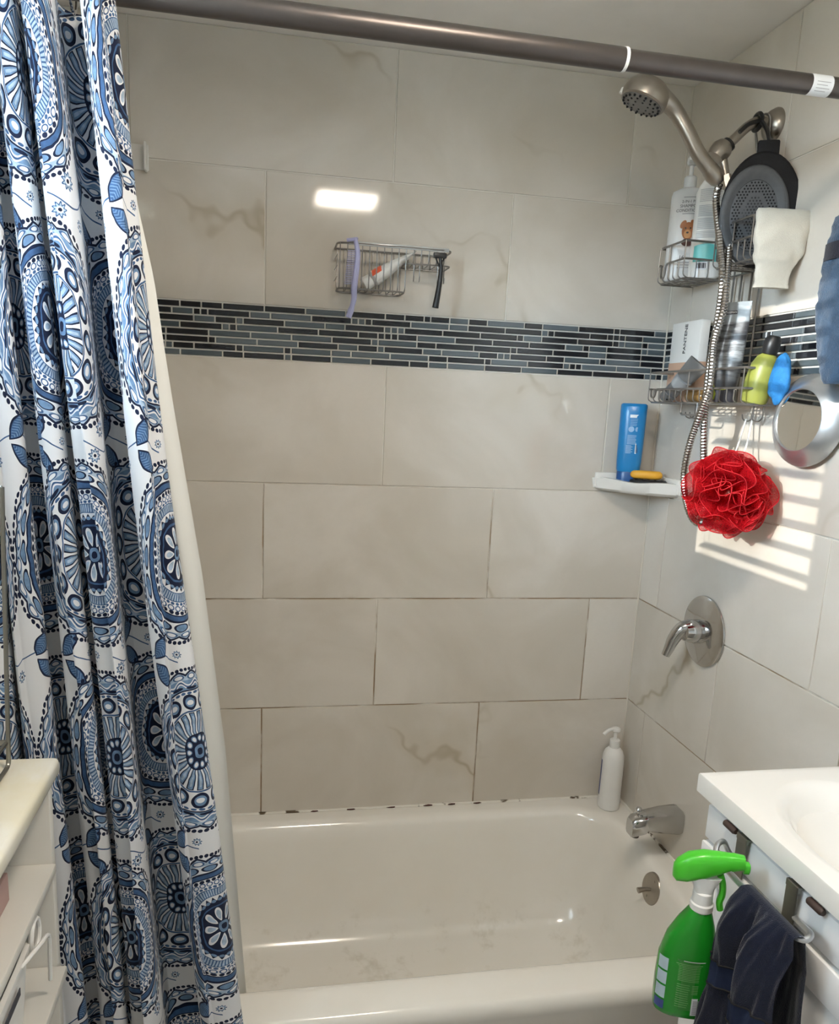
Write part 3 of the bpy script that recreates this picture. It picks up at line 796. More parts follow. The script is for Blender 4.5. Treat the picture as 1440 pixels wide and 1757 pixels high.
# hand shower
hb = aty(1219, 292, -.395); hn = aty(1148, 192, -.385)
hs = thing('hand_shower', 'brushed nickel hand shower head resting in its holder', 'shower head', tuple(hb))
HC = aty(1106, 168, -.385)
HN = Vector((-.36, .08, -.93)).normalized()
hm = Matrix.Translation(HC) @ HN.to_track_quat('Z', 'Y').to_matrix().to_4x4()
part(hs, 'head_shell', xf(lathe([(.0, -.030), (.020, -.034), (.036, -.028), (.046, -.015), (.0485, .000), (.047, .010), (.044, .013), (.042, .012)], 40), hm), 'nickel', world=True)
fp = part(hs, 'spray_face', xf(lathe([(.043, .009), (.0425, .0135), (.030, .016), (.0, .017)], 40), hm), 'sprayface', world=True, label='grey spray face plate')
nz = []
for R_, n_ in ((.038, 20), (.028, 12), (.016, 6)):
    for k in range(n_):
        t = 2 * PI * k / n_; nz.append((R_ * math.cos(t), R_ * math.sin(t)))
nm = mesh('nozzle', xf(lathe([(.0025, 0), (.0024, .002), (.0016, .0036), (0, .004)], 8), Matrix.Identity(4)), 'blackfoam')
for x, y in nz:
    o = bpy.data.objects.new('nozzle', nm); COL.objects.link(o); o.parent = fp
    bpy.context.view_layer.update
    o.matrix_local = Matrix.Translation(-hs.location) @ hm @ Matrix.Translation((x, y, .014))
part(hs, 'spray_dial', xf(shift(rbox(-.004, .004, -.004, .004, -.006, .006, .002), (.0, -.0, 0)), hm @ Matrix.Translation((-.044 * .0 + .0, .047, .006))), 'white_plastic', world=True)
hp = spline([HC + Vector((.020, .0, .016)), hn + Vector((.010, .004, .010)), hn.lerp(hb, .35) + Vector((.006, 0, .006)), hn.lerp(hb, .7), hb], 6)
part(hs, 'handle', tube(hp, .014, 18, radii=[.020 - .0055 * math.sin(min(1, i / (len(hp) * .5)) * PI / 2) + .003 * max(0, i / len(hp) - .6) for i in range(len(hp))]), 'nickel', world=True)
dn = (hb - hn).normalized()
part(hs, 'handle_end', tube([hb - dn * .004, hb + dn * .012, hb + dn * .026, hb + dn * .034], .0165, 18, radii=[.0165, .0175, .015, .010]), 'nickel', world=True)
# hose: loops down in front of the caddy and back up
A1 = hb + dn * .034; A2 = HB + Vector((.024, -.012, -.075))
hx = -.128
hpts = [A1, atx(1229, 345, hx), atx(1236, 420, hx), atx(1240, 480, hx), atx(1233, 540, hx), atx(1222, 600, hx), atx(1214, 660, hx), atx(1209, 720, hx), atx(1208, 790, hx), atx(1212, 850, hx), atx(1206, 893, hx - .004), atx(1191, 893, hx - .008),
        atx(1178, 862, hx - .012), atx(1174, 815, hx - .014), atx(1183, 765, hx - .016), atx(1201, 712, hx - .018), atx(1217, 668, hx - .018), atx(1222, 630, hx - .016), atx(1226, 585, hx - .014), atx(1242, 530, hx - .002), atx(1249, 460, hx + .012), atx(1253, 390, hx + .03), A2 + Vector((.006, -.004, -.05)), A2]
hl = spline(hpts, 10)
dense = [hl[0]]; acc = 0; step = .0021
for p, q in zip(hl, hl[1:]):
    d = (q - p).length; k = max(1, round(d / step))
    for i in range(1, k + 1): dense.append(p.lerp(q, i / k))
hose = thing('shower_hose', 'ribbed chrome shower hose looping down past the wire caddy', 'hose', tuple(atx(1195, 890, hx)))
part(hose, 'ribbed_hose', tube(dense, .007, 10, radii=[.0078 if (i % 3) else .0064 for i in range(len(dense))]), 'hosemetal', world=True, ang=25)

# ================================================================== SHOWER CADDY (wire)
cad = thing('shower_caddy', 'two tier grey wire shower caddy hanging on the end wall', 'shower caddy', (-.055, -.32, 1.53))
WX, BX = -.105, -.012
def wire(pts, r=.0019, rd=.01, closed=False, name='wire'):
    return part(cad, name, tube(rounded(pts, rd, 4, closed), r, 7, closed), 'wire', world=True)
def lobe(y0, y1, zt, zl, zb, n):
    wire([(BX, y0, zt), (WX, y0, zt), (WX, y1, zt), (BX, y1, zt)], .0027, .014, name='top_rail')
    wire([(BX, y0, zl), (WX, y0, zl), (WX, y0 - .012, zl), (WX, y0 - .014, zb + .012), (WX, y0 - .032, zb + .012), (WX, y0 - .036, zl), (WX, y1, zl), (BX, y1, zl)], .0025, .007, name='lower_rail')
    wire([(BX, y0, zb), (WX + .006, y0, zb), (WX + .006, y1, zb), (BX, y1, zb)], .0022, .012, name='base_frame')
    for k in range(n + 1):
        y = y0 + (y1 - y0) * k / n
        wire([(WX, y, zt), (WX, y, zl), (WX, y, zb + .006), (WX + .012, y, zb), (BX, y, zb)] if k in (0, n, n // 2) else [(WX, y, zl), (WX, y, zb + .006), (WX + .012, y, zb), (BX, y, zb)], .0015, .012, name='basket_wire')
    for k in range(1, 3):
        x = WX + (BX - WX) * k / 3
        wire([(x, y0, zl), (x, y0, zb), (x, y1, zb), (x, y1, zl)], .0015, .008, name='basket_wire')
lobe(-.120, -.240, 1.931, 1.891, 1.848, 5)
lobe(-.365, -.497, 1.931, 1.891, 1.848, 6)
lobe(-.135, -.530, 1.633, 1.592, 1.560, 15)
for y in (-.303, -.333, -.371, -.403): wire([(BX, y, 2.10 if y in (-.333, -.371) else 1.93), (BX, y, 1.560)], .0024, .004, name='upright')
wire([(BX, -.12, 1.931), (BX, -.497, 1.931)], .0024, .004, name='back_rail')
wire([(BX, -.12, 1.848), (BX, -.497, 1.848)], .0022, .004, name='back_rail')
wire([(BX, -.135, 1.633), (BX, -.530, 1.633)], .0024, .004, name='back_rail')
wire([(BX, -.135, 1.560), (BX, -.530, 1.560)], .0022, .004, name='back_rail')
wire([(BX, -.333, 2.10), (-.03, -.340, 2.155), (-.03, -.366, 2.166), (-.03, -.392, 2.155), (BX, -.371, 2.10)], .0026, .012, name='hanger')
for y in (-.205, -.225, -.441, -.475):
    wire([(BX, y, 1.560), (BX, y, 1.532), (BX - .010, y, 1.524), (BX - .024, y, 1.528), (BX - .026, y, 1.540)], .0016, .006, name='hook')
wire([(WX, -.30, 1.560), (WX, -.30, 1.533), (WX, -.37, 1.533), (WX, -.37, 1.560)], .0025, .010, name='soap_loop')

# ---- bottles in the caddy
b1 = thing('pet_shampoo_bottle', 'white pump bottle with dog picture and black lettering', 'bottle', (-.068, -.160, 1.852), math.radians(-29))
A_, B_ = .039, .022
part(b1, 'bottle_body', eloft([(.035, .019, 0), (.038, .021, .003), (A_, B_, .010), (A_, B_, .195), (.036, .0205, .204), (.024, .017, .210), (.013, .013, .213)], e=2.4, seg=36), 'milky')
part(b1, 'collar', lathe([(.0135, .212), (.0145, .214), (.0145, .236), (.012, .239)], 24), 'milky')
part(b1, 'pump_head', join(lathe([(.005, .237), (.005, .262), (.010, .264), (.012, .270), (.011, .280), (.004, .282)], 16), rbox(-.008, .008, -.034, 0, .266, .278, .004)), 'milky')
Bt = B_ + .0016
tx = [('2-IN-1 PET', .0085, .178), ('SHAMPOO', .0095, .168), ('CONDITIONER', .0090, .158)]
for body, sz, zz_ in tx:
    part(b1, 'lettering', wrap(shift(text(body, sz), (.006, zz_, 0)), A_ + .001, Bt), 'print_dark')
part(b1, 'fine_print', join(*[wrap(plate(-.010, .024, z, z + .0018, 4), A_ + .001, Bt) for z in (.187, .150, .040, .034, .028)]), 'print_grey')
part(b1, 'lettering', wrap(shift(text('16', .013), (-.002, .052, 0)), A_ + .001, Bt), 'print_dark')
dog = part(b1, 'dog_picture', join(wrap(disc(.007, .112, .014, .020), A_ + .001, Bt), wrap(disc(-.005, .127, .006, .010, rot=-.5), A_ + .001, Bt), wrap(disc(.018, .128, .006, .010, rot=.5), A_ + .001, Bt)), 'dogfur', label='brown dog printed on the label')
part(dog, 'muzzle', wrap(disc(.006, .105, .008, .010), A_ + .001, Bt, .0014), 'dogtan')
part(dog, 'chest', wrap(disc(.008, .086, .014, .009), A_ + .001, Bt, .0014), 'dogdark')
part(dog, 'eyes_and_nose', join(wrap(disc(.001, .118, .0018, .002), A_ + .001, Bt, .002), wrap(disc(.012, .118, .0018, .002), A_ + .001, Bt, .002), wrap(disc(.006, .108, .003, .0022), A_ + .001, Bt, .002)), 'black')
b2 = thing('teal_label_bottle', 'white bottle of dense small print with teal band and barcode', 'bottle', (-.041, -.2185, 1.852), math.radians(-29))
A2_, B2_ = .035, .018
part(b2, 'bottle_body', eloft([(.029, .018, 0), (A2_, B2_, .004), (A2_, B2_, .19), (.030, .018, .205), (.022, .014, .218), (.012, .011, .224)], e=2.3, seg=36), 'white_plastic')
part(b2, 'cap', lathe([(.0125, .222), (.014, .224), (.014, .262), (.011, .266), (.0, .267)], 24), 'white_plastic')
part(b2, 'teal_band', wrap(grid(lambda u, v: (-.031 + .062 * u, .036 + (.040 - .006 * (2 * u - 1) ** 2) * v, 0), 14, 2), A2_, B2_ + .001), 'teal')
rr = random.Random(4); ls = []
for k in range(34):
    if k in (9, 10, 19, 28): continue
    z = .195 - k * .0032; ls.append(wrap(plate(-.026, .018 + .008 * rr.random(), z, z + .0013, 6), A2_, B2_ + .001))
part(b2, 'fine_print', join(*ls), 'print_grey')
bcd = part(b2, 'barcode', wrap(plate(-.020, .006, .018, .036, 5), A2_, B2_ + .001, .0012), 'print_white')
part(bcd, 'barcode_bars', join(*[wrap(plate(-.017 + k * .0026, -.0156 + k * .0026 + .0006 * (k % 3), .021, .033, 1), A2_, B2_ + .001, .0018) for k in range(8)]), 'print_dark')

# ---- scrubber pad hanging from the arm
fs = thing('bath_scrubber', 'black and grey perforated oval bath scrubber hanging from the shower arm', 'scrubber', (-.056, -.436, 1.955))
nrm = Vector((-.42, -.90, .05)).normalized(); rgt = Vector((0, 0, 1)).cross(nrm).normalized() * -1
rgt = Vector((.90, -.42, 0)).normalized(); upv = Vector((-.03, 0.0, 1)).normalized()
fm = Matrix((rgt.to_4d(), upv.to_4d(), nrm.to_4d(), (0, 0, 0, 1))).transposed()
for i in range(3): fm[3][i] = 0
fm[3][3] = 1
def plate3(g): return xf(g, fm)
part(fs, 'black_back', plate3(eloft([(.072, .108, -.010), (.077, .113, -.005), (.077, .113, .006), (.072, .108, .010)], 48)), 'blackfoam')
part(fs, 'neck_tab', plate3(rbox(-.016, .026, .095, .135, -.007, .006, .004)), 'blackfoam')
tabp = Vector((-.056, -.436, 1.955)) + fm.to_3x3() @ Vector((.006, .132, 0))
armq = Vector((-.042, AY_, 2.148))
part(fs, 'strap', join(tube(spline([tabp, tabp.lerp(armq, .5) + Vector((0, -.012, 0)), armq + Vector((0, -.016, -.004))], 5), .0045, 8),
                       tube([armq + Vector((0, .0165 * math.cos(2 * PI * k / 18), .0165 * math.sin(2 * PI * k / 18))) for k in range(18)], .0042, 8, True),
                       tube(spline([armq + Vector((.0, -.016, -.002)), armq + Vector((-.026, -.014, -.010)), armq + Vector((-.046, -.012, -.028))], 4), .0045, 8)), 'black', world=True)
part(fs, 'grey_face', plate3(shift(loft([ering(.066, .096, .004, 48), ering(.067, .097, .014, 48), ering(.063, .093, .018, 48), ering(.054, .078, .017, 48), ering(.046, .070, .010, 48), ering(.02, .03, .008, 48)]), (-.012, -.012, .0))), 'greymesh', ang=60)
hol = []
rh = random.Random(9)
for iy in range(-11, 12):
    for ix in range(-7, 8):
        x = ix * .0064 + (.0032 if iy % 2 else 0); y = iy * .0058
        d = (x / .044) ** 2 + (y / .068) ** 2
        if d < 1 and not (.30 < d < .42):
            hol.append(shift(disc(x - .012, y - .012, .0019, .0019, 8), (0, 0, .0112 if d > .42 else .0104)))
part(fs, 'perforations', plate3(join(*hol)), 'blackfoam', kind='stuff')
part(fs, 'perforation_field', plate3(shift(loft([ering(.046, .069, .0100, 40), ering(.043, .066, .0104, 40)]), (-.012, -.012, 0))), 'greymesh')
# ---- cream wash mitt over the end rail
def mitt_outline(n=30):
    return [(-.060, .004), (-.060, .0), (-.058, -.030), (-.056, -.062), (-.052, -.080), (-.046, -.094), (-.044, -.108), (-.044, -.146), (.028, -.150), (.030, -.110), (.040, -.098), (.050, -.075), (.056, -.040), (.060, -.010), (.060, .004)]
def mitt_width(v):
    ol = [(0, -.054, .056), (.04, -.057, .060), (.2, -.056, .060), (.42, -.053, .056), (.58, -.050, .049), (.68, -.046, .038), (.74, -.043, .031), (1, -.041, .028)]
    for (a, l0, r0), (b, l1, r1) in zip(ol, ol[1:]):
        if a <= v <= b: k = (v - a) / (b - a); return l0 + (l1 - l0) * k, r0 + (r1 - r0) * k
    return ol[-1][1:]
rg = []
for j in range(25):
    v = j / 24; l, r_ = mitt_width(v); cx = (l + r_) / 2; hw = (r_ - l) / 2
    th_ = .010 + .008 * math.sin(PI * min(1, v * 1.2)) if v > .03 else .006
    if v > .7: th_ = .009
    ring_ = []
    for p in ering(hw, th_, 0, 32, 2.6):
        nn = noise.noise(Vector((p.x * 45, v * 5, 3))) * .007 + noise.noise(Vector((p.x * 140, v * 18, 8))) * .0016
        ring_.append(Vector((cx + p.x + .0025 * noise.noise(Vector((v * 9, p.y * 50, 4))), p.y + nn, -.150 * v + .003 * noise.noise(Vector((p.x * 30, 7, v * 3))))))
    rg.append(ring_)
mt = thing('wash_mitt', 'cream terry wash mitt draped over the caddy end rail', 'wash mitt', (-.052, -.512, 1.942), math.radians(-6))
part(mt, 'mitt_body', loft(rg), 'terry', ang=70)
part(mt, 'cuff_hem', loft([[Vector((p.x * 1.03 + (-.0075) * -.03, p.y * 1.12, z)) for p in rg[-1]] for z in (-.150, -.144)]), 'terry')

# ---- lower tier
def tier(x, y, dz=0): return (x, y, 1.5635 + dz)
pn = thing('white_conditioner_box', 'white carton with sideways black lettering in the lower caddy tier', 'box', tier(-.030, -.172), math.radians(0))
part(pn, 'carton', rbox(-.012, .012, -.068, .068, 0, .195, .0025), 'white_plastic')
part(pn, 'peach_band', rbox(-.0126, .0126, -.0686, .0686, 0, .098, .0025), 'peach')
g = text('PANTENE', .0165); g = ([Vector((-.0128 - p.z, -(-p.y) * 1.0 - .002, .153 + p.x * 1.0)) for p in g[0]], g[1])
part(pn, 'lettering', g, 'print_dark')
def squeeze_tube(t, L, Wd, cap, mat, capmat):
    part(t, 'cap', eloft([(cap * .95, cap * .85, 0), (cap, cap * .9, .002), (cap, cap * .9, .026), (cap * .8, cap * .7, .028)], e=2.2), capmat)
    part(t, 'tube_body', eloft([(cap * .8, cap * .75, .027), (cap * 1.02, cap * .95, .032), (Wd * .72, .021, .06), (Wd * .85, .016, L * .5), (Wd * .96, .009, L * .8), (Wd, .003, L * .94), (Wd, .0016, L)], e=2.2, seg=32), mat)
    part(t, 'crimp', eloft([(Wd * 1.01, .0022, L * .955), (Wd * 1.01, .0022, L)], e=4), mat)
ct = thing('charcoal_tube', 'large charcoal streaked squeeze tube standing in the lower caddy', 'tube', tier(-.080, -.432), math.radians(-62), rot=(math.radians(3), math.radians(0), math.radians(-58)))
squeeze_tube(ct, .208, .039, .022, 'charcoal', 'print_dark')
pl_ = part(ct, 'name_plate', rbox(-.013, .013, -.0068, -.0058, .183, .1905, .0004, 1), 'print_dark')
part(pl_, 'lettering', ([Vector((p.x, -.0070 - p.z, .1868 + p.y)) for p in text('FREEMAN', .0058)[0]], text('FREEMAN', .0058)[1]), 'print_white')
gt = thing('grey_tube', 'grey squeeze tube leaning diagonally in the lower caddy', 'tube', tuple(atx(1143, 683, -.078)))
axis = (atx(1222, 600, -.070) - atx(1143, 683, -.078)).normalized()
vd = (atx(1180, 640, -.076) - CAM); yy = (vd - axis * vd.dot(axis)).normalized(); xx = yy.cross(axis)
gt.rotation_euler = Matrix((xx, yy, axis)).transposed().to_euler(); bpy.context.view_layer.update()
squeeze_tube(gt, .150, .025, .018, 'tube_grey', 'tube_grey')
part(gt, 'label_panel', eloft([(.0195, .0215, .062), (.0212, .0195, .075), (.0222, .0185, .09)], e=2.2, seg=32), 'tube_light')
part(gt, 'cap_dots', join(shift(lathe([(.0025, 0), (.0025, .001)], 8), (-.004, -.0170, .012)), shift(lathe([(.0025, 0), (.0025, .001)], 8), (.004, -.0170, .015))), 'black')
ab = thing('amber_bottle', 'small amber bottle lying at the bottom of the lower caddy', 'bottle', (-.055, -.245, 1.577), 0, rot=(math.radians(90), 0, 0))
part(ab, 'bottle_body', lathe([(.010, 0), (.0145, .002), (.0145, .055), (.009, .064), (.006, .066)], 20), 'amber')
part(ab, 'cap', lathe([(.007, .066), (.0075, .067), (.0075, .08), (0, .081)], 16), 'black')
# lime cloth
def crumple(cx, cy, cz, rx_, ry_, rz_, seed, amp, nu=36, nv=20, fr=30):
    rings_ = []
    for j in range(nv + 1):
        t = PI * j / nv; ring_ = []
        for i in range(nu):
            p = 2 * PI * i / nu; d = Vector((math.sin(t) * math.cos(p), math.sin(t) * math.sin(p), -math.cos(t)))
            q = Vector((d.x * rx_, d.y * ry_, d.z * rz_)); k = 1 + amp * noise.noise(q * fr + Vector((seed, 0, 0))) + amp * .5 * noise.noise(q * fr * 2.3 + Vector((seed, 5, 0)))
            ring_.append(Vector((cx, cy, cz)) + q * k)
        rings_.append(ring_)
    return loft(rings_)
c0 = atx(1240, 655, -.083)
solo('lime_cloth', crumple(c0.x, c0.y, c0.z - .003, .016, .026, .044, 3, .55), 'lime', 'crumpled lime yellow cloth tucked in front of the lower caddy', 'cloth', (c0.x, c0.y, c0.z - .04), ang=80)
c1 = atx(1310, 640, -.055)
gb = thing('green_bottle', 'squat yellow green bottle with black cap in the lower caddy', 'bottle', (c1.x - .006, c1.y + .012, 1.5635), 0, rot=(math.radians(12), math.radians(4), 0))
part(gb, 'bottle_body', lathe([(.022, 0), (.026, .003), (.0285, .02), (.0295, .05), (.027, .078), (.020, .094), (.012, .101)], 28), 'olive')
part(gb, 'cap', lathe([(.0125, .100), (.0150, .102), (.0165, .112), (.016, .130), (.011, .137), (.0, .138)], 22), 'black')
c2 = atx(1338, 652, -.050)
bs = thing('blue_sponge', 'bright blue mesh sponge hanging half out of the lower caddy', 'sponge', (c2.x, c2.y, c2.z - .06))
part(bs, 'sponge_body', crumple(c2.x, c2.y - .002, c2.z, .016, .026, .050, 11, .22, fr=40), 'bluesponge', world=True, ang=80)

# ---- loofah
LC = atx(1252, 846, -.100)
lf = thing('bath_pouf', 'ruffled red mesh bath pouf hanging below the caddy', 'bath pouf', tuple(LC))
rl = random.Random(12); gs = []; hem = []
for k in range(38):
    ax_ = Vector((rl.gauss(0, 1), rl.gauss(0, 1), rl.gauss(0, 1))).normalized()
    e1 = ax_.orthogonal().normalized(); e2 = ax_.cross(e1)
    ph0 = rl.uniform(0, 2 * PI); span = rl.uniform(1.3, 2.6); R_ = rl.uniform(.070, .094); fq = rl.uniform(2.4, 4.6); am = rl.uniform(.010, .022); off = rl.uniform(-.028, .028); p2 = rl.uniform(0, 6)
    def rf(u, v, e1=e1, e2=e2, ax_=ax_, ph0=ph0, span=span, R_=R_, fq=fq, am=am, off=off, p2=p2):
        a = ph0 + span * (u - .5); endf = math.sin(PI * min(1, max(0, u))) ** .4
        rr_ = .012 + (R_ * (.80 + .20 * endf) * (1 + .05 * math.sin(fq * 1.3 * u * 3 + p2)) - .012) * v
        return (e1 * math.cos(a) + e2 * math.sin(a)) * rr_ + ax_ * (off * v + am * v ** 1.5 * math.sin(fq * 2.2 * u * span + p2))
    gs.append(grid(rf, 40, 6))
    hem.append(tube([rf(i / 40, 1.0) for i in range(41)], .0011, 5))
part(lf, 'netting', join(*gs), 'net', ang=180)
part(lf, 'netting_hem', join(*hem), 'redhem', ang=180)
hk = Vector((BX - .020, -.458, 1.529)) - LC
part(lf, 'hanging_cord', join(tube(spline([(0, 0, .02), (0, .01, .06), hk * .6 + Vector((-.006, .006, 0)), hk + Vector((0, .010, 0))], 6), .0019, 6), tube(spline([(0, 0, .02), (0, -.01, .06), hk * .6 + Vector((.006, -.006, 0)), hk + Vector((0, -.012, 0))], 6), .0019, 6)), 'white_plastic')

# ================================================================== ROUND MIRROR
mc = atx(1385, 722, -.020)
mi = thing('shower_mirror', 'round shower mirror with wide flared silver bezel on the end wall', 'mirror', (mc.x, mc.y, mc.z))
mn_ = Vector((-.99, -.10, .03)).normalized(); mm = mn_.to_track_quat('Z', 'Y').to_matrix().to_4x4()
part(mi, 'bezel', xf(lathe([(.083, -.006), (.089, -.004), (.0905, .0), (.089, .003), (.062, .024), (.060, .0245), (.0585, .020)], 56, False), mm), 'silver')
part(mi, 'mirror_glass', xf(lathe([(.0588, .006), (.0588, .0205), (0, .0207)], 48), mm), 'mirror')
part(mi, 'suction_base', xf(lathe([(.030, -.022), (.034, -.019), (.026, -.006), (.012, -.003)], 24), mm), 'clear')

# ---- blue chenille cloth at the side with its hook
tk = thing('wall_hook', 'small clear plastic wall hook above the blue chenille cloth', 'hook', (0, -.692, 1.905))
part(tk, 'base_plate', rbox(-.006, -.0002, -.014, .014, -.022, .026, .003), 'clear')
part(tk, 'prong', tube(spline([(-.004, 0, -.004), (-.018, 0, -.014), (-.030, 0, -.010), (-.034, 0, .004)], 5), .0035, 8), 'clear')
def chen_w(v): return .012 + .055 * math.sin(PI * min(1, .12 + v * .87)) ** .6
rg = []
for j in range(40):
    v = j / 39; hw = chen_w(v); zc_ = 1.895 - .295 * v
    rg.append([Vector((-.046 + p.y * .55 + .004 * noise.noise(Vector((p.x * 60, v * 20, 1))), -.705 + p.x - .012 * v + .005 * noise.noise(Vector((p.y * 80, v * 24, 5))), zc_)) for p in ering(hw, .024, 0, 36, 2.2)])
bt = thing('chenille_mitt', 'steel blue chenille cloth hanging from the wall hook', 'cloth', (-.046, -.705, 1.60))
part(bt, 'cloth_body', loft(rg), 'blueterry', world=True, ang=80)
part(bt, 'dark_loop', loft([[Vector((p.x - .003 if p.x < -.046 else p.x + .003, -.705 + (p.y + .705) * 1.10, z)) for p in rg[4]] for z in (1.85, 1.835, 1.82)]), 'navyterry', world=True)

# ================================================================== BACK WALL BASKET
BY = -.085
bk = thing('wall_basket', 'small grey wire basket with hooks mounted high on the back wall', 'basket', (-.76, 0, 1.78))
def bw(pts, r=.0016, rd=.008, closed=False, name='wire'): return part(bk, name, tube(rounded(pts, rd, 4, closed), r, 7, closed), 'wire', world=True)
xa, xm, xb = aty(580, 415, BY).x, aty(698, 427, BY).x, aty(776, 436, BY).x
zt = aty(640, 420, BY).z; zb_ = aty(640, 497, BY).z; zs = aty(745, 455, BY).z
bw([(xa, -.002, zt), (xa, BY, zt), (xb, BY, zt), (xb, -.002, zt)], .0026, .022, name='top_rail')
bw([(xa, -.004, zt), (xb, -.004, zt)], .0024, name='back_rail')
bw([(xa + .004, -.004, zb_), (xa + .004, BY + .006, zb_), (xm, BY + .006, zb_), (xm, -.004, zb_)], .0022, .018, True, name='base_frame')
bw([(xm, -.004, zs), (xm, BY + .004, zs), (xb - .002, BY + .004, zs), (xb - .002, -.004, zs)], .0020, .014, True, name='base_frame')
for k in range(10):
    x = xa + .006 + (xm - xa - .006) * k / 9
    bw([(x, BY, zt), (x, BY + .004, zb_ + .006), (x, BY + .014, zb_), (x, -.012, zb_), (x, -.004, zb_ + .008), (x, -.004, zt)], .0013, .008, name='basket_wire')
for k in range(1, 6):
    x = xm + (xb - xm) * k / 6
    bw([(x, BY, zt), (x, BY + .004, zs + .004), (x, BY + .012, zs), (x, -.004, zs), (x, -.004, zt)], .0013, .006, name='basket_wire')
for k in range(1, 4):
    z = zb_ + (zt - zb_) * k / 4
    bw([(xa, -.004, z), (xa, BY + .002, z)], .0012, name='basket_wire'); 
for px in (711, 721, 752, 763):
    p = aty(px, 455, BY + .004)
    bw([(p.x, BY + .006, zs), (p.x, BY + .006, zs - .034), (p.x - .002, BY - .002, zs - .042), (p.x - .003, BY - .012, zs - .040), (p.x - .003, BY - .014, zs - .030)], .0013, .006, name='hook')
part(bk, 'clear_strip', rbox(xa + .025, xb - .008, BY - .002, BY + .001, zt - .004, zt + .005, .001), 'clear', world=True)
# lavender brush hooked over the rail
p0 = aty(610, 410, BY - .010); p1 = aty(614, 440, BY - .010); p2 = aty(608, 490, BY - .010); p3 = aty(607, 515, BY - .010); p4 = aty(598, 545, BY - .010)
lb = thing('lavender_brush', 'lavender plastic hair brush hanging from the wire basket', 'brush', tuple(p4))
hpp = spline([p0, p1, p2, p3, p4], 6)
part(lb, 'handle', tube(hpp, .006, 10, radii=[.0045 + .003 * math.sin(PI * i / (len(hpp) - 1)) + (.0022 if i > len(hpp) - 5 else 0) for i in range(len(hpp))]), 'lav', world=True)
part(lb, 'top_bar', tube([p0 + Vector((-.020, 0, -.004)), p0, p0 + Vector((.004, .006, .002))], .004, 8), 'lav', world=True)
bm_ = mesh('bristle', tube([(0, 0, 0), (-.024, .002, -.001)], .0011, 5), 'lav')
for k in range(19):
    o = bpy.data.objects.new('bristle', bm_); COL.objects.link(o); o.parent = lb
    o.location = p1.lerp(p2, (k - 3) / 16) - p4
# toothpaste tube lying in the basket
q0 = aty(624, 489, -.045); q1 = aty(712, 433, -.045)
tp = thing('toothpaste_tube', 'white toothpaste tube with orange mark lying in the wire basket', 'toothpaste', tuple(q0))
tp.rotation_euler = ((q1 - q0).normalized().to_track_quat('Z', 'Y')).to_euler(); bpy.context.view_layer.update()
Lt = (q1 - q0).length
part(tp, 'cap', lathe([(.016, 0), (.017, .002), (.0155, .022), (.009, .024)], 20), 'white_plastic')
part(tp, 'tube_body', eloft([(.010, .010, .024), (.019, .0185, .03), (.021, .015, Lt * .5), (.023, .006, Lt * .85), (.0235, .0015, Lt)], e=2.1), 'white_plastic')
part(tp, 'orange_mark', grid(lambda u, v: ((.0198 + .0008 * v) * math.cos(math.radians(105 + 60 * u)), (.0187 - .0012 * v) * math.sin(math.radians(105 + 60 * u)), .034 + .026 * v - .008 * u), 8, 3), 'red_print')
# razor
r0_, r1_, r2_, r3_ = aty(755, 440, BY - .012), aty(757, 462, BY - .012), aty(753, 495, BY - .012), aty(747, 528, BY - .012)
rz_ = thing('razor', 'black disposable razor hanging from the wire basket', 'razor', tuple(r3_))
rp = spline([r0_, r1_, r2_, r3_], 6)
part(rz_, 'handle', tube(rp, .005, 10, radii=[.0034 + .0046 * (i / (len(rp) - 1)) for i in range(len(rp))]), 'black', world=True)
part(rz_, 'head', shift(rbox(-.016, .016, -.005, .005, -.006, .006, .002), r0_ + Vector((0, -.001, .002))), 'black', world=True)
part(rz_, 'yoke', join(tube([r0_ + Vector((-.012, 0, 0)), r0_ + Vector((-.006, 0, -.012)), r1_], .002, 6), tube([r0_ + Vector((.012, 0, 0)), r0_ + Vector((.006, 0, -.012)), r1_], .002, 6)), 'black', world=True)
# adhesive hook beside the curtain
ah = thing('adhesive_hook', 'white plastic bracket on the back wall beside the curtain', 'bracket', (-1.352, 0, 2.03))
part(ah, 'base_plate', rbox(-.035, .018, -.003, -.0002, .0, .055, .001), 'white_plastic')
part(ah, 'arm', rbox(.010, .016, -.030, -.002, -.005, .055, .002), 'white_plastic')

# ================================================================== VANITY
VX0, VY0, VY1, VZ = -.346, -.915, -1.385, .95
vt = thing('washbasin', 'glossy cream white vanity top with moulded oval sink basin', 'sink', (-.17, -1.15, VZ - .034))
scx, scy = -.178, -1.155
outer = [Vector((x, y, VZ)) for x, y in [(-.004, VY1), (-.004, VY0), (VX0, VY0), (VX0, VY1)]]
N_ = 64
def rect_pt(t, inset=0.0):      # point on the rectangle in direction t from the bowl centre
    dx, dy = math.cos(t), math.sin(t); k = 9
    x0_, x1_, y0_, y1_ = VX0 + inset, -.004 - inset * .2, VY1 + inset, VY0 - inset
    for num, den in ((x1_ - scx, dx), (x0_ - scx, dx), (y1_ - scy, dy), (y0_ - scy, dy)):
        if abs(den) > 1e-9 and num / den > 0: k = min(k, num / den)
    return Vector((scx + dx * k, scy + dy * k, 0))
ts = [2 * PI * i / N_ for i in range(N_)]
for cxn, cyn in ((VX0, VY0), (VX0, VY1), (-.004, VY0), (-.004, VY1)):      # snap to the true corners
    t = math.atan2(cyn - scy, cxn - scx) % (2 * PI); j = min(range(N_), key=lambda i: abs(ts[i] - t)); ts[j] = t
def rr_(inset, z): return [rect_pt(t, inset) + Vector((0, 0, z)) for t in ts]
def bowl(a, b, z): return [Vector((scx + a * math.cos(t), scy + b * math.sin(t), z)) for t in ts]
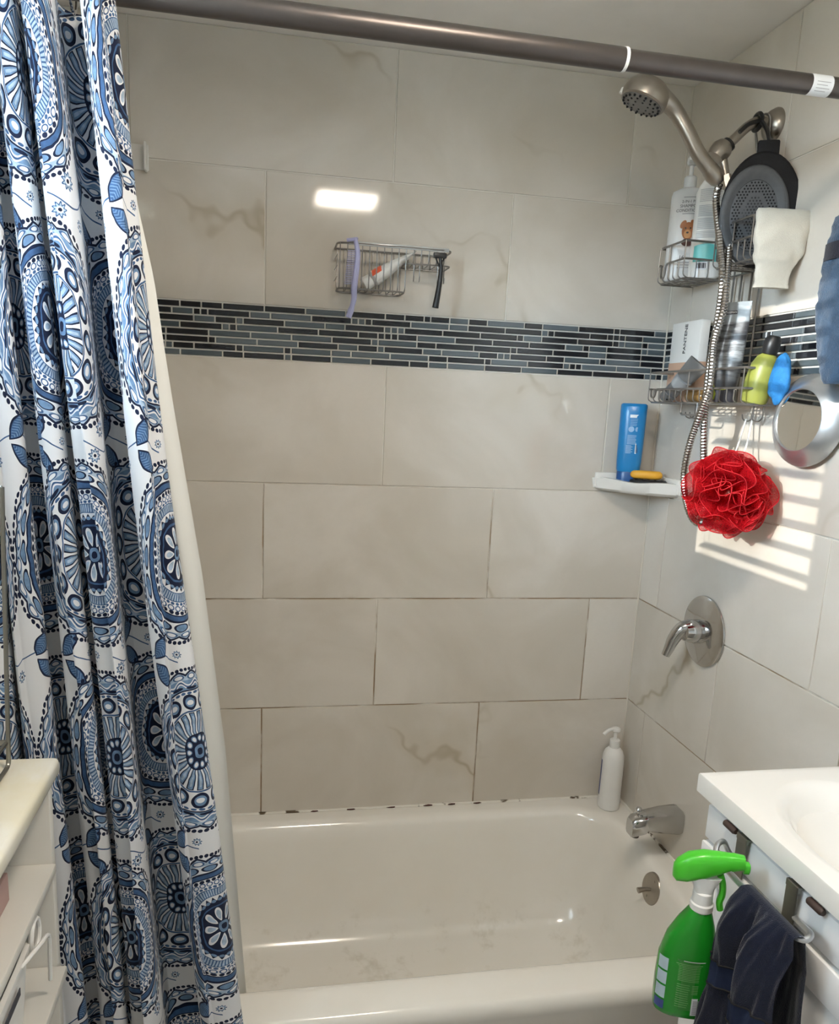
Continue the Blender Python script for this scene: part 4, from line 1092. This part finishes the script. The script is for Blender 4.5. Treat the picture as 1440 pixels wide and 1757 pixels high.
vr = [rr_(.012, VZ - .034), rr_(.0, VZ - .033), rr_(.0, VZ - .0035), rr_(.001, VZ - .001), rr_(.0035, VZ), rr_(.013, VZ)]
vr += [bowl(.142, .200, VZ), bowl(.138, .196, VZ - .0005), bowl(.128, .186, VZ - .004), bowl(.119, .175, VZ - .014), bowl(.104, .150, VZ - .040), bowl(.084, .12, VZ - .075), bowl(.05, .07, VZ - .10), bowl(.018, .02, VZ - .108)]
part(vt, 'basin_top', loft(vr), 'sink', world=True, ang=28)
part(vt, 'drain', shift(lathe([(.020, 0), (.021, .003), (.012, .004), (.0, .002)], 20), (scx, scy, VZ - .106)), 'chrome', world=True)
vc = thing('vanity_cabinet', 'narrow white vanity cabinet with panelled door under the sink', 'cabinet', (-.16, -1.15, 0))
CX0, CY0, CY1 = -.334, -.932, -1.370
part(vc, 'carcass', join(rbox(CX0 + .018, -.006, CY1, CY0, .0, VZ - .121, .002), rbox(CX0 + .018, CX0 + .030, CY1, CY0, VZ - .12, VZ - .0345, .001), rbox(CX0 + .018, -.006, CY0 - .014, CY0, VZ - .12, VZ - .0345, .001), rbox(CX0 + .018, -.006, CY1, CY1 + .014, VZ - .12, VZ - .0345, .001)), 'white_cab', world=True)
dr = part(vc, 'door', join(rbox(CX0 - .002, CX0 + .0178, CY1 + .008, CY0 - .008, .10, .842, .003), ), 'white_cab', world=True)
part(dr, 'raised_frame', join(rbox(CX0 - .008, CX0 - .001, CY1 + .008, CY0 - .008, .788, .842, .003), rbox(CX0 - .008, CX0 - .001, CY1 + .008, CY0 - .008, .10, .155, .003),
                              rbox(CX0 - .008, CX0 - .001, CY0 - .062, CY0 - .008, .155, .788, .003), rbox(CX0 - .008, CX0 - .001, CY1 + .008, CY1 + .062, .155, .788, .003)), 'white_cab', world=True)
df = part(vc, 'drawer_front', rbox(CX0 - .004, CX0 + .0178, CY1 + .008, CY0 - .008, .848, .906, .003), 'white_cab', world=True)
# over-door towel bar with strap hooks
HX = CX0 - .0048
tb = thing('towel_bar', 'silver towel bar on two pewter straps hooked over the vanity front', 'towel bar', (-.39, -1.14, .88))
for y in (-1.045, -1.160):
    sh = part(tb, 'strap', join(rbox(HX - .0082, HX - .006, y - .012, y + .012, .845, .911, .0008, 1), rbox(HX - .008, CX0 + .017, y - .012, y + .012, .9075, .911, .0008, 1)), 'hookmetal', world=True)
    part(sh, 'strap_fold', rbox(HX - .0090, HX - .003, y - .0125, y + .0125, .902, .9125, .001, 1), 'hookmetal', world=True)
for y in (-1.013, -1.205):
    part(tb, 'bumper', xf(lathe([(.004, -.015), (.0056, -.013), (.0058, .010), (.0040, .014)], 12), Matrix.Translation((HX - .006, y, .9075)) @ Matrix.Rotation(math.radians(90), 4, 'X')), 'bumper', world=True, label='brown rubber bumper')
BXX = -.392; BZ = .882
bar = spline([(HX - .001, -1.046, .862), (HX - .014, -1.030, .874), (-.365, -1.030, .894), (-.383, -1.040, .896), (BXX, -1.056, .888), (BXX, -1.09, BZ), (BXX, -1.15, BZ), (BXX, -1.212, BZ + .002), (-.385, -1.236, BZ + .004), (-.367, -1.228, BZ + .004), (HX - .012, -1.19, .872), (HX - .001, -1.161, .862)], 8)
part(tb, 'bar', tube(bar, .0042, 12), 'silver', world=True)
# navy washcloth over the bar
def cloth_pt(u, v):
    # v: 0 front hem .. 1 back hem, over the bar in between
    y = -1.130 - .108 * u
    L0, L1 = .285, .20; s = v * (L0 + L1)
    cr = .016 * noise.noise(Vector((u * 5.0, v * 3.0, 1.3))) + .008 * noise.noise(Vector((u * 13, v * 6, 4)))
    fold = .012 * math.sin(u * 10 + v * 2.0)
    rb = .0065
    if s < L0:
        d = L0 - s; spread = d / L0
        x = BXX - rb - .018 * min(1, d / .06) ** .8 - .004 - (cr * 1.5 + fold) * min(1, d / .03) - .008 * spread
        z = BZ + .010 - d
        y = -1.180 + (y + 1.180) * (1 + .22 * min(1, d / .12)) + .012 * spread
        z += .030 * (u - .5) * 0 + .012 * math.sin(u * 4) * spread
    else:
        d = s - L0; spread = d / L1
        x = BXX + rb + .002 + .010 * min(1, d / .05) + cr * .3 * min(1, d / .04)
        x = min(x, HX - .006)
        z = BZ + .010 - d
        y = -1.180 + (y + 1.180) * (1 + .15 * min(1, d / .12))
    if abs(s - L0) < .016: z = BZ + .0075 + .003 * (1 - abs(s - L0) / .016); x = BXX + (s - L0) * .6
    return x, y, z
wc = thing('washcloth', 'navy blue terry washcloth draped over the towel bar', 'washcloth', (BXX, -1.165, .60))
part(wc, 'terry_cloth', grid(cloth_pt, 44, 120), 'navyterry', world=True, ang=180)
def band_pt(u, v):
    p = Vector(cloth_pt(u, .27 + .080 * v)); return p + Vector((-.0022, -.0006, .0004))
part(wc, 'woven_band', grid(band_pt, 44, 8), 'navyband', world=True, ang=180)
def seam(v0): return tube([Vector(cloth_pt(i / 44, v0)) + Vector((-.003, -.001, 0)) for i in range(45)], .0014, 5)
part(wc, 'band_seam', join(seam(.27), seam(.35)), 'blackfoam', world=True)

# green spray bottle hooked on the bar by its trigger
sb = thing('spray_bottle', 'green cleaning spray bottle hanging from the towel bar', 'spray bottle', (-.440, -1.085, .657), math.radians(-20))
sb.scale = (.80, .80, 1.0)
sa, sbb = .052, .031
part(sb, 'bottle_body', eloft([(.046, .026, 0), (.051, .030, .004), (sa, sbb, .012), (.0525, sbb, .06), (.0505, .031, .105, .0, 0), (.043, .029, .145, .003, 0), (.032, .026, .175, .008, 0), (.021, .020, .198, .012, 0), (.0165, .0165, .207, .013, 0)], e=2.7, seg=44), 'spray_green', ang=50)
part(sb, 'neck_collar', shift(lathe([(.0185, .203), (.0205, .205), (.0205, .214), (.018, .216), (.0175, .232), (.015, .234)], 26), (.013, 0, 0)), 'white_plastic')
part(sb, 'trigger_housing', loft([ering(.016, .014, .230, 24, 3, .013), ering(.018, .014, .240, 24, 3, .013), ering(.026, .015, .252, 24, 3, .012), ering(.030, .015, .258, 24, 3, .012)]), 'white_plastic')
hd = []
for t, hw, zc_, hh in ((0, .006, .258, .008), (.05, .013, .259, .013), (.2, .018, .264, .017), (.42, .0185, .269, .0165), (.65, .016, .2735, .0125), (.82, .012, .2765, .0095), (.84, .013, .2765, .010), (1, .0105, .2775, .008)):
    x = -.043 + .118 * t
    hd.append([Vector((x, hw * p.x, zc_ + hh * p.y)) for p in ering(1, 1, 0, 22, 2.8)])
part(sb, 'spray_head', loft(hd), 'spray_head', ang=50)
part(sb, 'nozzle', loft([[Vector((x, hw * p.x, .2775 + hw * p.y)) for p in ering(1, 1, 0, 16, 3)] for x, hw in ((.075, .0085), (.084, .0085), (.086, .006))]), 'spray_head')
part(sb, 'trigger', tube(spline([(.038, 0, .262), (.044, 0, .248), (.046, 0, .232), (.043, 0, .218), (.046, 0, .206)], 5), .006, 10), 'spray_head')
fr_ = part(sb, 'back_label', wrap(plate(-.026, .046, .020, .118, 12), .0535, .0310, .0006), 'spray_label')
ls = []
rr2 = random.Random(8)
for k in range(11): ls.append(wrap(plate(-.024, .040 + .003 * rr2.random(), .110 - k * .0032, .1112 - k * .0032, 10), .0535, .0310, .0012))
for k in range(11): ls.append(wrap(plate(-.024, .002 + .003 * rr2.random(), .070 - k * .0044, .0712 - k * .0044, 6), .0535, .0310, .0012))
for k in range(6): ls.append(wrap(plate(.008, .040, .070 - k * .0032, .0712 - k * .0032, 6), .0535, .0310, .0012))
part(fr_, 'fine_print', join(*ls), 'spray_text')
part(fr_, 'headline', wrap(plate(-.012, .038, .1165, .1180, 8), .0535, .0310, .0013), 'print_white')
bc2 = part(fr_, 'barcode', wrap(plate(.010, .030, .012, .046, 6), .0535, .0312, .0013), 'print_white')
part(bc2, 'barcode_bars', join(*[wrap(plate(.0125, .0275, .015 + k * .0031, .0168 + k * .0031, 4), .0535, .0312, .002) for k in range(9)]), 'print_grey')
# side panel with pictures
def side_patch(z0, z1, t0=198, t1=232):
    return grid(lambda u, v: (.0532 * math.copysign(abs(math.cos(math.radians(t0 + (t1 - t0) * u))) ** (2 / 2.7), math.cos(math.radians(t0 + (t1 - t0) * u))), .0318 * math.copysign(abs(math.sin(math.radians(t0 + (t1 - t0) * u))) ** (2 / 2.7), math.sin(math.radians(t0 + (t1 - t0) * u))), z0 + (z1 - z0) * v), 6, 1)
for z in (.034, .062, .090): part(sb, 'side_picture', side_patch(z, z + .024), 'side_label')
part(sb, 'side_stripe', side_patch(.013, .030), 'side_navy')

for ch in sb.children_recursive:                      # squat body, deeper spray head
    me = ch.data
    head = ch.name.split('.')[0] in ('neck_collar', 'trigger_housing', 'spray_head', 'nozzle', 'trigger')
    for v_ in me.vertices:
        if head:
            if ch.name.split('.')[0] == 'spray_head': v_.co.z = .258 + (v_.co.z - .258) * 1.28 + .002
            v_.co.z -= .033
        else: v_.co.z *= .84

# ================================================================== LEFT SHELF UNIT
sx, sy0, sy1 = -1.357, -.872, -1.62
su = thing('shelf_unit', 'narrow white shelf unit with cream marble top under the window', 'shelf unit', (-1.45, -1.25, 0))
part(su, 'marble_top', rbox(XL + .001, sx, sy1, sy0, .972, 1.0, .008, 3), 'marble', world=True, label='cream marble slab top')
part(su, 'end_panel', rbox(XL + .004, sx - .010, sy0 - .030, sy0 - .012, 0, .9715, .002), 'shelfwhite', world=True)
part(su, 'end_panel', rbox(XL + .004, sx - .010, sy1 + .012, sy1 + .030, 0, .9715, .002), 'shelfwhite', world=True)
part(su, 'back_panel', rbox(XL + .002, XL + .010, sy1 + .030, sy0 - .030, 0, .9715, .001), 'shelfwhite', world=True)
part(su, 'corner_batten', rbox(XL + .010, XL + .040, sy0 - .048, sy0 - .0305, .846, .9715, .001), 'shelfwhite', world=True)
for z in (.845, .672, .40, .08): part(su, 'shelf', rbox(XL + .010, sx - (.004 if z > .8 else -.004), sy1 + .031, sy0 - .0305, z - .016, z, .003), 'shelfwhite', world=True)
pk = atx(8, 1500, -1.40)
solo('pink_box', rbox(-1.49, -1.400, -1.20, -.985, .8455, .888, .002), 'pinkbox', 'dusty pink card box on the white shelf unit', 'box', (-1.445, -1.09, .8455))
bn = thing('storage_bin', 'white plastic storage bin with looped handle on the lower shelf', 'storage bin', (-1.45, -1.18, .6725))
part(bn, 'bin_body', loft([[Vector((p.x, p.y, z)) for p in ering(a, b, 0, 40, 8, -1.443, -1.170)] for a, b, z in ((.066, .165, .673), (.074, .180, .795), (.078, .184, .797), (.078, .184, .802), (.071, .177, .802), (.071, .177, .795), (.063, .160, .680))]), 'white_plastic', world=True, ang=50)
part(bn, 'handle', tube(spline([(-1.367, -1.06, .798), (-1.352, -1.03, .806), (-1.352, -.99, .79), (-1.356, -.975, .745), (-1.360, -.965, .70)], 6), .003, 8), 'white_plastic', world=True)
part(bn, 'grip_loop', tube([( -1.366, -1.0 + .018 * math.cos(2 * PI * k / 20), .80 + .022 * math.sin(2 * PI * k / 20)) for k in range(20)], .0035, 8, True), 'white_plastic', world=True)
for y in (-1.10, -1.19): part(bn, 'slot', rbox(-1.3672, -1.366, y - .032, y + .032, .765, .776, .0004, 1), 'print_dark', world=True)
wk = thing('wire_stand', 'bronze wire stand on the marble top of the shelf unit', 'wire stand', (-1.47, -.98, 1.0005))
q = aty(6, 900, -.92)
for x in (-1.417, -1.515):
    part(wk, 'leg', tube(rounded([(x + .013, -.905, 1.40), (x, -.905, 1.0035), (x, -1.06, 1.0035), (x + .013, -1.06, 1.40)], .012, 4), .0032, 8), 'hookmetal', world=True)
    part(wk, 'brace', tube([(x, -.91, 1.04), (x, -1.055, 1.04)], .0028, 8), 'hookmetal', world=True)
for y in (-.905, -1.06):
    part(wk, 'cross_bar', tube([(-1.416, y, 1.04), (-1.515, y, 1.008)], .0028, 8), 'hookmetal', world=True)
    part(wk, 'cross_bar', tube([(-1.416, y, 1.04), (-1.515, y, 1.04)], .0028, 8), 'hookmetal', world=True)
part(wk, 'shelf_grid', join(*[tube([(-1.515, -.905 - .0194 * k, 1.40), (-1.404, -.905 - .0194 * k, 1.40)], .0022, 6) for k in range(9)]), 'hookmetal', world=True)
